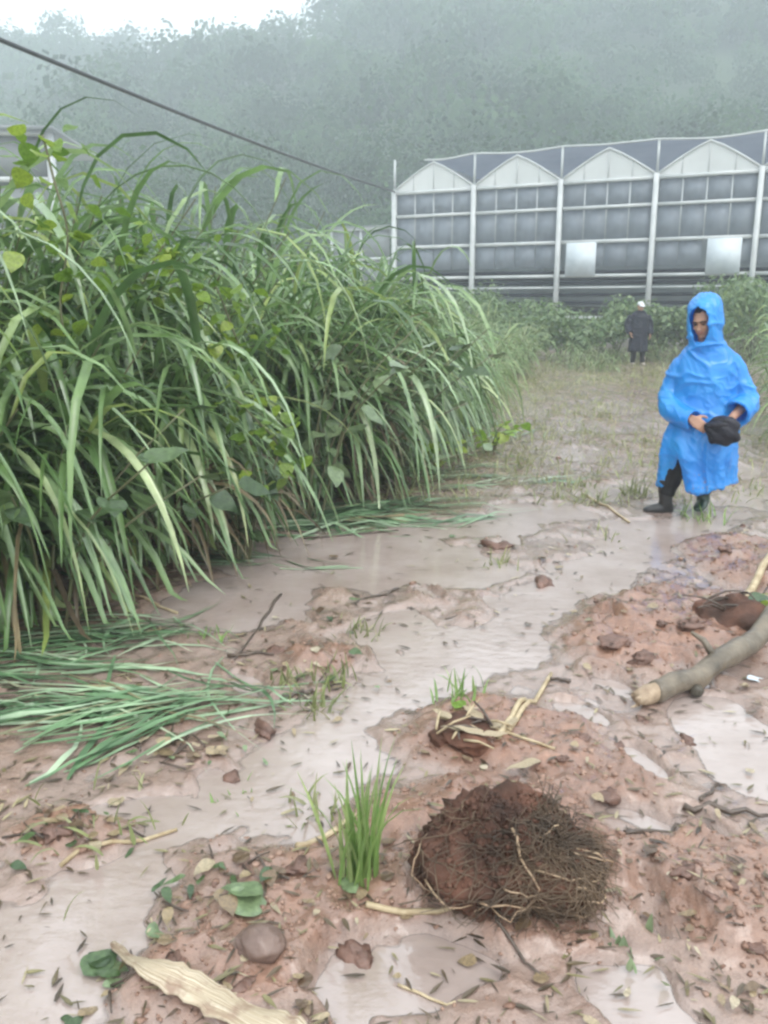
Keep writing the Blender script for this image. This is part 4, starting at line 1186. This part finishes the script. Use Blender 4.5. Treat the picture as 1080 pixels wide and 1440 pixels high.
def root_path(u0, v0, du_, dv_, n, lift, wob):
    P = []
    a, b_ = u0, v0
    for k in range(n):
        P.append(surf(a, b_, 1.02 + lift * math.sin(math.pi * k / (n - 1)) + rg.uniform(0, .02)))
        a += du_ / n + rg.uniform(-wob, wob); b_ += dv_ / n + rg.uniform(-wob, wob)
    return np.array(P)
fb = MB()
for k in range(900):
    u0 = rg.uniform(-math.pi, .4) if rg.random() < .85 else rg.uniform(-3.2, 3.2)
    if k % 5: u0 = rg.gauss(-.65, .5)
    P = root_path(u0, rg.uniform(-.6, 1.1), rg.uniform(-.9, .9), rg.uniform(-.7, .25), 7, rg.uniform(0, .14), .05)
    if rg.random() < .45:
        P[-3:] += (P[-3:] - np.array((0, 0, .1))) * np.array([[.04], [.14], [.3]]) * rg.uniform(.5, 1.3)
    P[:, 2] = np.maximum(P[:, 2], -.02)
    v_, f_ = tube(P, np.linspace(1, .5, 7) * rg.uniform(.0011, .0028), 4, False); fb.add(v_, *f_)
sb_ = MB()
for k in range(700):
    c0 = surf(rg.uniform(-3.2, .3), rg.uniform(-.5, 1.4), 1.0); r = rg.uniform(.004, .013)
    v, f = ico(1); v = v * (1 + .28 * rng.normal(size=(len(v), 1))) * r; sb_.add(v + c0, f)
tag(sb_.build('soil_lumps', M['rootsoil'], rb_), kind='stuff')
tag(fb.build('fibrous_roots', M['root'], rb_), kind='stuff')
for (u0, v0, du_, dv_, r, lift) in ((-1.5, .95, .25, -1.3, .008, .10), (-1.9, -.05, .9, -.25, .006, .10), (-1.3, .35, 1.1, -.35, .006, .06), (-.9, .1, .9, -.2, .0055, .1), (-1.2, -.2, .9, -.1, .005, .1),
                                    (-2.6, .0, 1.0, -.3, .0055, .05), (-.6, .45, .7, -.8, .0055, .12), (-1.7, .15, .8, -.45, .005, .08), (-.35, .3, .3, -.7, .006, .2), (-2.0, -.3, .8, .1, .005, .1),
                                    (-.8, -.15, .6, .05, .0055, .12), (-1.1, .75, 1.2, .0, .005, .1), (-2.9, .3, .5, -.6, .005, .12)):
    P = root_path(u0, v0, du_, dv_, 9, lift, .03)
    v_, f_ = tube(P, np.linspace(r, r * .4, 9) * .62, 6); MB().add(v_, *f_).build('root', M['rootpale'], rb_)
for k in range(3):
    a = rg.uniform(.2, 2.9); st_ = np.array((rg.uniform(-.12, .12), .10 + rg.uniform(0, .05), .16))
    e = st_ + np.array((math.cos(a) * .22, .10 + rg.uniform(0, .10), rg.uniform(-.12, -.07)))
    v_, f_ = tube(spline([st_, (st_ + e) / 2 + np.array((0, 0, .02)), e], 5), np.linspace(.009, .006, 5), 7)
    MB().add(v_, *f_).build('cut_stalk', M['rootpale'], rb_)

# ================================================================== fallen branch
pa = np.array(gpz(893, 1000)); pb = np.array(gpz(985, 955)); pc = np.array(gpz(1085, 905))
pa[2] += .05; pb[2] += .07; pc[2] += .11
pd = pc + (pc - pb) * 1.2 + np.array((.1, .2, .15))
P = spline([pa, pb, pc, pd, pd + (pd - pc) * .8 + np.array((0, .1, .1))], 30); o0 = P[0].copy()
fbk = thing('fallen_branch', 'thick grey-green fallen branch with a pale broken end', 'branch', o0)
Q = P - o0
Q[4:] += np.stack([.010 * np.sin(np.arange(26) * .9), .012 * np.sin(np.arange(26) * .7 + 1), .010 * np.sin(np.arange(26) * 1.1 + 2)], -1)
rr_ = np.linspace(.042, .056, 30) * (1 + .06 * np.sin(np.arange(30) * 1.3)); 
Qd = spline(Q[2:], 90); v_, f_ = tube(Qd, np.interp(np.linspace(0, 1, 90), np.linspace(0, 1, 28), rr_[2:]), 20)
v_ = v_ + noise3(v_, 600, 14)[:, None] * .012 + noise3(v_, 604, 45)[:, None] * .005
MB().add(v_, *f_).build('bark', M['bark'], fbk)
v_, f_ = tube(Q[:4], [.029, .034, .038, .037], 12); v_ = v_ + noise3(v_, 601, 40)[:, None] * .014
MB().add(v_, *f_).build('broken_end', M['wood'], fbk)
for k in range(3):
    a = k * 2.1 + .4; s0 = Q[0] + np.array((0, math.cos(a), math.sin(a))) * .025
    tdir = (Q[0] - Q[2]) / np.linalg.norm(Q[0] - Q[2])
    v_, f_ = tube([s0 - tdir * .02, s0 + tdir * .006, s0 + tdir * rnd.uniform(.008, .038)], [.009, .006, .001], 5)
    MB().add(v_, *f_).build('splinter', M['wood'], fbk)
kn = Q[6]; v, f = lump(.032, 88, 2, .8, .3)
MB().add(v + kn + np.array((.01, -.045, -.02)), f).build('knot', M['bark_dark'], fbk)
v_, f_ = tube([Q[9], Q[9] + np.array((-.05, .04, .08)), Q[9] + np.array((-.09, .08, .10))], [.02, .014, .008], 7); MB().add(v_, *f_).build('side_stub', M['bark'], fbk)
# debris heap behind the branch
x, y, z = gpz(1045, 868)
hp = thing('debris_heap', 'heap of dark twigs, soil and green leaves behind the fallen branch', 'debris heap', (x, y, z))
v, f = lump(.19, 95, 4, .45, .5); MB().add(v, f).build('soil_core', M['rootsoil'], hp)
for k in range(16):
    a = rnd.uniform(0, 6.28); r = .2
    s0 = np.array((rnd.uniform(-.16, .16), rnd.uniform(-.14, .1), rnd.uniform(.03, .1))); e = s0 + np.array((math.cos(a) * r, math.sin(a) * r * .8, rnd.uniform(-.05, .08)))
    v_, f_ = tube(spline([s0, (s0 + e) / 2 + np.array((0, 0, .02)), e], 5), [.006, .006, .005, .004, .003], 5)
    MB().add(v_, *f_).build('twig', M['twig'], hp)
for k in range(9): leaf_obj('broad' if k % 2 else 'lime', hp, (rnd.uniform(-.02, .24), rnd.uniform(-.12, .1), rnd.uniform(.07, .14)), rnd.uniform(0, 6), rnd.uniform(-.4, .4), rnd.uniform(-.4, .4), rnd.uniform(.06, .11))
# second little heap behind the root ball
x, y, z = gpz(650, 1030)
hp = thing('litter_heap', 'small heap of twigs and straw between puddle and root ball', 'debris heap', (x, y, z))
v, f = lump(.12, 97, 4, .4, .5); MB().add(v, f).build('soil_core', M['rootsoil'], hp)
for k in range(14):
    a = rnd.uniform(0, 6.28); s0 = np.array((rnd.uniform(-.1, .2), rnd.uniform(-.12, .08), .03)); e = s0 + np.array((math.cos(a) * .13, math.sin(a) * .1, rnd.uniform(-.01, .06)))
    v_, f_ = tube([s0, (s0 + e) / 2 + np.array((0, 0, .01)), e], [.005, .005, .003], 5)
    MB().add(v_, *f_).build('twig', M['straw' if k % 3 else 'twig'], hp)
for k in range(6): leaf_obj('sheath', hp, (rnd.uniform(-.05, .22), rnd.uniform(-.1, .05), .04), rnd.uniform(0, 6), rnd.uniform(0, .5), rnd.uniform(-.4, .4), rnd.uniform(.07, .12), .35)

# ================================================================== people
def remesh(mb, name, mat, parent, voxel, smooth=4, solid=0.0, post=None):
    me = mb.mesh(name); o = bpy.data.objects.new('tmp', me); sc.collection.objects.link(o)
    if solid:
        s = o.modifiers.new('s', 'SOLIDIFY'); s.thickness = solid; s.offset = 0
    r = o.modifiers.new('r', 'REMESH'); r.mode = 'VOXEL'; r.voxel_size = voxel
    if smooth:
        k = o.modifiers.new('k', 'SMOOTH'); k.iterations = smooth; k.factor = .5
    dg = bpy.context.evaluated_depsgraph_get()
    m2 = bpy.data.meshes.new_from_object(o.evaluated_get(dg))
    bpy.data.objects.remove(o); bpy.data.meshes.remove(me)
    m2.name = name
    if post is not None:
        n_ = len(m2.vertices); co = np.empty(n_ * 3, np.float32); m2.vertices.foreach_get('co', co); co = co.reshape(-1, 3).astype(float)
        no = np.empty(n_ * 3, np.float32); m2.vertices.foreach_get('normal', no)
        co = post(co, no.reshape(-1, 3)); m2.vertices.foreach_set('co', co.astype(np.float32).ravel()); m2.update()
    m2.polygons.foreach_set('use_smooth', np.ones(len(m2.polygons), bool))
    m2.materials.clear()
    return obj(name, m2, mat, parent)

def ellip(c, r, sub=3):
    v, f = ico(sub); return v * np.array(r) + np.array(c), f

def loft(rings, nseg=72, gap=None, folds=None, capt=False):
    """rings: (z,cx,cy,a,b); gap(z)->(centre,width); folds(z,t)->radial factor"""
    Vv = []
    zs = np.array([r[0] for r in rings]); n_ = max(24, int(abs(zs[-1] - zs[0]) / .018))
    tt = np.linspace(0, 1, n_); arr = np.array(rings)
    s = spline(arr, n_)
    for row in s:
        z_, cx, cy_, a, b_ = row
        gc, gw = gap(z_) if gap else (-math.pi / 2, 0)
        t = np.linspace(gc + gw / 2, gc + 2 * math.pi - gw / 2, nseg)
        k = folds(z_, t) if folds else 1
        Vv.append(np.stack([cx + a * np.cos(t) * k, cy_ + b_ * np.sin(t) * k, np.full(nseg, z_)], -1))
    V = np.concatenate(Vv)
    i = np.arange(n_ - 1)[:, None] * nseg; j = np.arange(nseg - 1)[None]
    return V, np.stack([i + j, i + j + 1, i + nseg + j + 1, i + nseg + j], -1).reshape(-1, 4)

def hand(mb, wrist, fdir, palm_n, curl, side):
    """palm and five bent fingers; side = direction of the thumb"""
    f_ = np.array(fdir, float); f_ /= np.linalg.norm(f_); n_ = np.array(palm_n, float); n_ -= f_ * n_.dot(f_); n_ /= np.linalg.norm(n_)
    s_ = np.cross(f_, n_) * side
    w0 = np.array(wrist, float)
    for k in range(4):
        o_ = (k - 1.5) * .019
        v_, F_ = tube([w0 - f_ * .01 + s_ * o_ * .5, w0 + f_ * .045 + s_ * o_ * .9, w0 + f_ * .085 + s_ * o_], [.016, .0165, .0125], 8); mb.add(v_, *F_)
        Ls = (.072, .084, .080, .062)[::-1][k] ; p = w0 + f_ * .08 + s_ * o_; d = f_.copy(); pts = [p]
        for q in range(3):
            d = d * math.cos(curl) + n_ * math.sin(curl); d /= np.linalg.norm(d)
            p = p + d * Ls * (.45, .32, .25)[q]; pts.append(p)
        v_, F_ = tube(pts, [.0105, .010, .009, .0075], 8); mb.add(v_, *F_)
    p = w0 + f_ * .02 + s_ * .03; d = f_ * .6 + s_ * .75 + n_ * .25; d /= np.linalg.norm(d)
    pts = [p - s_ * .012, p + d * .03, p + d * .05 + f_ * .01 + n_ * .008, p + d * .055 + f_ * .03 + n_ * .016]
    v_, F_ = tube(pts, [.015, .0125, .011, .008], 8); mb.add(v_, *F_)

def head_parts(mb, c, yaw, pitch):
    """skull, jaw, nose, ears, brow in head frame facing -y"""
    H = Matrix.Rotation(yaw, 3, 'Z') @ Matrix.Rotation(pitch, 3, 'X')
    Hn = np.array(H)
    def T(p): return np.asarray(p, float) @ Hn.T + np.array(c)
    for cc, r in (((0, .012, .035), (.076, .095, .085)), ((0, -.025, -.03), (.062, .066, .075)), ((0, -.055, -.082), (.032, .030, .026)),
                  ((0, -.092, -.012), (.011, .016, .028)), ((0, -.104, -.028), (.016, .014, .012)), ((0, -.075, .032), (.055, .022, .014)),
                  ((-.036, -.070, -.02), (.020, .016, .016)), ((.036, -.070, -.02), (.020, .016, .016)), ((-.078, .0, -.005), (.010, .022, .034)), ((.078, .0, -.005), (.010, .022, .034)),
                  ((0, -.085, -.052), (.024, .012, .010))):
        v, f = ellip((0, 0, 0), r, 3); mb.add(T(v + np.array(cc)), f)
    return T

def head_details(T, root):
    v, f = ellip((0, .018, .040), (.082, .098, .090), 3)
    k = (v[:, 1] > -.045 - .35 * (v[:, 2] - .10)) | (v[:, 2] > .085)
    keep = k[f].all(1); MB().add(T(v), f[keep]).build('hair', M['hair'], root)
    for s in (-1, 1):
        v, f = ellip((s * .031, -.083, .008), (.012, .007, .006), 2); MB().add(T(v), f).build('eye', M['hair'], root)
        v_, f_ = tube(T([(s * .014, -.097, .028), (s * .032, -.096, .033), (s * .052, -.083, .027)]), [.004, .005, .003], 6); MB().add(v_, *f_).build('eyebrow', M['hair'], root)
    v_, f_ = tube(T([(-.024, -.092, -.053), (0, -.101, -.051), (.024, -.092, -.053)]), [.003, .0055, .003], 6); MB().add(v_, *f_).build('mouth', M['lip'], root)

# --- walker in the blue raincoat
px0, py0 = gp(989, 722)
PA = -math.atan2(px0, py0)
LEAN = R(-4.2)
pw = thing('person', 'person in a hooded bright blue raincoat and dark boots walking along the track', 'person', (px0, py0, max(G(px0, py0), .012)), PA)
pw.rotation_euler = (0, LEAN, PA)
bm_ = MB()
T = head_parts(bm_, (-.005, -.025, 1.425), R(-24), R(14))
v_, f_ = tube([(.01, .02, 1.18), (.005, .005, 1.30), (-.003, -.01, 1.38)], [.06, .055, .055], 14); bm_.add(v_, *f_)
v_, f_ = tube([(-.01, .02, .74), (-.01, .02, .85), (.0, .02, 1.0), (.01, .02, 1.12), (.012, .02, 1.2)], [(.15, .11), (.14, .10), (.15, .105), (.155, .095), (.09, .07)], 20); bm_.add(v_, *f_)
RH, RK, RA_ = (-.085, .03, .78), (-.165, -.085, .44), (-.27, -.085, .105)
LH, LK, LA = (.075, .02, .78), (.045, .0, .44), (-.005, .10, .09)
for h_, k_, a_ in ((RH, RK, RA_), (LH, LK, LA)):
    v_, f_ = tube(spline([h_, k_, a_], 12), np.interp(np.linspace(0, 1, 12), [0, .45, .55, .7, 1], [.085, .056, .053, .054, .036]), 12); bm_.add(v_, *f_)
SR, ER, WR = (-.165, .02, 1.11), (-.262, .0, .885), (-.085, -.235, .745)
SL, EL, WL = (.18, .02, 1.12), (.30, .02, .875), (.185, -.20, .735)
for s_, e_, w_ in ((SR, ER, WR), (SL, EL, WL)):
    v_, f_ = tube(spline([s_, e_, w_], 14), np.interp(np.linspace(0, 1, 14), [0, .1, .5, .6, 1], [.05, .055, .042, .042, .027]), 12); bm_.add(v_, *f_)
hand(bm_, WR, (.75, -.35, -.5), (.1, .9, -.3), .45, 1)
hand(bm_, WL, (-.55, -.35, -.75), (-.3, .2, -.9), .8, -1)
remesh(bm_, 'body', M['skin'], pw, .0065, 3)
head_details(T, pw)
tr = MB()
for h_, k_, a_ in ((RH, RK, RA_), (LH, LK, LA)):
    a2 = np.array(a_) + np.array((0, 0, .05))
    v_, f_ = tube(spline([h_, k_, a2], 14), np.interp(np.linspace(0, 1, 14), [0, .5, 1], [.105, .075, .064]), 14); tr.add(v_, *f_)
v_, f_ = tube([(-.01, .02, .70), (-.01, .02, .84), (-.005, .02, .95)], [(.165, .12), (.16, .115), (.15, .11)], 16); tr.add(v_, *f_)
remesh(tr, 'trousers', M['trousers'], pw, .011, 3, post=lambda c_, n_: c_ + n_ * (.006 * noise3(c_, 700, 18))[:, None])
def boot(a_, toe, mat, lab):
    a_ = np.array(a_); toe = np.array(toe); d = toe - a_; d[2] = 0; d /= np.linalg.norm(d)
    b = MB()
    v_, f_ = tube([a_ + np.array((0, 0, .17)), a_ + np.array((0, 0, .05)), a_ + np.array((0, 0, -.035))], [.062, .054, .050], 14); b.add(v_, *f_)
    z0 = np.array((0, 0, .045 - a_[2]))
    v_, f_ = tube(spline([a_ + z0 - d * .055, a_ + z0 + d * .03, a_ + z0 + d * .12 + np.array((0, 0, -.006)), a_ + z0 + d * .17 + np.array((0, 0, -.012))], 10),
                  [(.03, .03), (.044, .038), (.046, .042), (.046, .044), (.042, .046), (.038, .047), (.034, .047), (.030, .045), (.025, .038), (.014, .022)], 14); b.add(v_, *f_)
    o = remesh(b, 'boot', M[mat], pw, .009, 3)
    o['label'] = lab; return o
boot(RA_, (-.44, -.12, 0), 'black', 'black boot of the leading foot')
boot(LA, (-.03, -.02, 0), 'greenboot', 'dark green boot of the trailing foot')
# raincoat
coat = MB()
def coat_folds(z_, t):
    lo = np.clip((.95 - z_) / .7, 0, 1)
    return 1 + lo * (.055 * np.sin(7 * t + 1.2 + z_ * 1.5) + .04 * np.sin(11 * t + .4) + .02 * np.sin(17 * t - z_ * 3)) + .012 * np.sin(9 * t + z_ * 14)
def coat_gap(z_):
    return (-2.12, max(0.0, (.50 - z_) / .28) ** .8 * .66)
V, F = loft([(.225, -.055, .0, .262, .225), (.32, -.05, .0, .254, .215), (.5, -.04, -.015, .25, .215), (.7, -.012, -.005, .228, .185), (.85, -.0, .01, .225, .165), (1.0, .008, .015, .232, .16), (1.10, .012, .02, .225, .15), (1.18, .012, .02, .20, .128), (1.245, .01, .015, .140, .112), (1.29, .006, .01, .098, .10)], 96, coat_gap, coat_folds)
V[:, 2] += -.035 * np.exp(-((V[:, 0] + .02) / .10) ** 2) * (V[:, 2] < .5) * sstep(.5, .22, V[:, 2]) * (V[:, 1] < 0)
coat.add(V, F)
def face_gap(z_):
    w_ = np.interp(z_, [1.26, 1.30, 1.36, 1.46, 1.505, 1.535], [0, .7, 1.2, 1.25, .9, 0]); return (-math.pi / 2 - .42, float(w_))
V, F = loft([(1.22, .008, .01, .125, .115), (1.28, .004, .0, .116, .120), (1.36, .0, -.008, .114, .136), (1.45, -.001, -.006, .122, .148), (1.53, .0, .0, .117, .14), (1.585, .002, .01, .096, .115), (1.62, .004, .02, .062, .075), (1.635, .004, .022, .02, .03)], 80, face_gap, lambda z_, t: 1 + .02 * np.sin(6 * t + z_ * 20) + .10 * np.exp(-((z_ - 1.53) / .035) ** 2) * np.exp(-((t % (2 * math.pi) - (1.5 * math.pi - .42)) / .7) ** 2))
coat.add(V, F)
def sleeve(pts, rr):
    P = spline(pts, 26); r_ = np.interp(np.linspace(0, 1, 26), np.linspace(0, 1, len(rr)), rr)
    v_, f_ = tube(P, r_, 26, cap=False); coat.add(v_, *f_)
sleeve([(-.09, .02, 1.17), (-.175, .02, 1.10), (-.250, .0, .92), (-.225, -.08, .80), (-.065, -.235, .735)], [.055, .070, .064, .063, .070, .068])
sleeve([(.09, .02, 1.17), (.19, .02, 1.11), (.262, .02, .93), (.280, -.01, .82), (.215, -.15, .765)], [.055, .070, .070, .078, .096, .092])
def coat_post(c_, n_):                     # thin raised creases, long on the skirt
    wob = .05 * noise3(c_, 709, 5)[:, None]
    lo = sstep(1.05, .45, c_[:, 2])
    r1 = np.clip(1 - np.abs(noise3(c_ * np.array((1, 1, .2)) + wob, 710, 8)) * 2.6, 0, 1) ** 1.5
    r2 = np.clip(1 - np.abs(noise3(c_ * np.array((.8, .8, 1)) + wob, 711, 10)) * 3.2, 0, 1) ** 1.5
    r3 = np.clip(1 - np.abs(noise3(c_ + wob, 715, 21)) * 3.0, 0, 1) ** 1.5
    f = (.004 + .020 * lo) * r1 + .013 * r2 * (1 - .6 * lo) + .005 * r3
    return c_ + n_ * (f - .005)[:, None]
remesh(coat, 'raincoat', M['rain'], pw, .0065, 3, solid=.013, post=coat_post)
# bag held at the waist (a thing of its own)
bgw = thing('bag', 'black crumpled bag held at the waist of the blue raincoat', 'bag', (px0, py0, max(G(px0, py0), .012)), PA)
bgw.rotation_euler = (0, LEAN, PA)
bb_ = MB(); v, f = ico(4); v = np.sign(v) * np.abs(v) ** .7 * np.array((.115 , .05, .09)) + np.array((.10, -.285, .655))
v = v + (v - np.array((.10, -.285, .655))) * (.55 * noise3(v, 720, 11) + .35 * noise3(v, 721, 26))[:, None]
bb_.add(v, f); bb_.build('pouch', M['bag'], bgw)
v, f = ellip((.10, -.295, .705), (.10, .052, .030), 3); MB().add(v, f).build('flap', M['bag'], bgw)
v_, f_ = tube(spline([(.03, -.27, .71), (.08, -.275, .755), (.14, -.27, .755), (.18, -.265, .71)], 10), .009, 7); MB().add(v_, *f_).build('handle', M['bag'], bgw)

# --- person in the dark raincoat, farther along the track
qx, qy = gp(895, 514)
pp = thing('person', 'person in a long dark raincoat and pale cap standing on the far track', 'person', (qx, qy, G(qx, qy) - .01), -math.atan2(qx, qy) + R(14))
bm_ = MB()
T = head_parts(bm_, (0, -.03, 1.53), R(8), R(16))
v_, f_ = tube([(0, .02, 1.3), (0, 0, 1.46)], [.06, .055], 12); bm_.add(v_, *f_)
v_, f_ = tube([(0, .02, .82), (0, .02, 1.0), (0, .02, 1.25), (0, .02, 1.36)], [(.15, .11), (.14, .10), (.165, .10), (.09, .07)], 18); bm_.add(v_, *f_)
LG = [((-.09, 0, .85), (-.10, -.05, .46), (-.10, .04, .09)), ((.09, 0, .85), (.11, -.06, .46), (.14, -.06, .09))]
for lg in LG:
    v_, f_ = tube(spline(lg, 12), np.interp(np.linspace(0, 1, 12), [0, .5, 1], [.085, .055, .037]), 12); bm_.add(v_, *f_)
AR = [((-.19, .02, 1.31), (-.29, .03, 1.05), (-.25, -.12, .86)), ((.19, .02, 1.31), (.28, .04, 1.05), (.29, -.04, .82))]
for ar in AR:
    v_, f_ = tube(spline(ar, 12), np.linspace(.052, .028, 12), 12); bm_.add(v_, *f_)
hand(bm_, AR[0][2], (.2, -.4, -.9), (.8, 0, .2), .35, 1); hand(bm_, AR[1][2], (0, -.2, -1), (-.9, 0, .1), .35, -1)
remesh(bm_, 'body', M['skin'], pp, .0075, 3); head_details(T, pp)
tr = MB()
for lg in LG:
    v_, f_ = tube(spline(lg, 12), np.interp(np.linspace(0, 1, 12), [0, .5, 1], [.105, .078, .066]), 12); tr.add(v_, *f_)
remesh(tr, 'trousers', M['trousers'], pp, .013, 3)
for lg in LG:
    b = MB(); a_ = np.array(lg[2])
    v_, f_ = tube([a_ + np.array((0, 0, .16)), a_ + np.array((0, 0, -.03))], [.07, .056], 12); b.add(v_, *f_)
    v_, f_ = tube(a_ + np.array([(0, .05, -.045), (0, -.05, -.045), (0, -.13, -.05), (0, -.17, -.055)]), [(.04, .045), (.045, .05), (.035, .05), (.015, .025)], 12); b.add(v_, *f_)
    remesh(b, 'boot', M['palerubber'], pp, .011, 2)
coat = MB()
V, F = loft([(.38, 0, 0, .235, .20), (.6, 0, 0, .225, .19), (.9, 0, .01, .215, .175), (1.15, 0, .02, .235, .165), (1.28, 0, .02, .23, .15), (1.36, 0, .02, .16, .12), (1.43, 0, .01, .10, .10)], 72, None,
            lambda z_, t: 1 + np.clip((1.1 - z_) / .7, 0, 1) * (.05 * np.sin(7 * t) + .03 * np.sin(12 * t + 1)))
coat.add(V, F)
for ar in AR: sleeve(ar, [.075, .09, .085, .075, .065])
remesh(coat, 'raincoat', M['navy'], pp, .012, 4, solid=.026, post=coat_post)
cb = MB(); v, f = ellip((0, 0, 0), (.092, .112, .085), 3); v = v[:, :] * np.array((1, 1, 1)); v[:, 2] = np.maximum(v[:, 2], -.005); cb.add(T(v + np.array((0, .012, .055))), f)
th = np.linspace(math.pi, 2 * math.pi, 9)
v, f = ellip((0, 0, 0), (.078, .085, .009), 3); cb.add(T(v + np.array((0, -.10, .055))), f)
remesh(cb, 'cap', M['cap'], pp, .008, 2)

# ================================================================== misty air
hb = MB().box(-330, 330, -60, 400, -4.5, 132).mesh('haze', False)
hm = bpy.data.materials.new('mist'); hm.use_nodes = True
hn = hm.node_tree; hn.nodes.clear()
ho = hn.nodes.new('ShaderNodeOutputMaterial'); hv = hn.nodes.new('ShaderNodeVolumePrincipled')
hv.inputs['Color'].default_value = (.85, .935, .98, 1)
hv.inputs['Density'].default_value = .0042
hv.inputs['Anisotropy'].default_value = .2
hn.links.new(hv.outputs[0], ho.inputs['Volume'])
tag(obj('haze', hb, hm), 'pale rain mist filling the valley air', 'mist', kind='stuff')
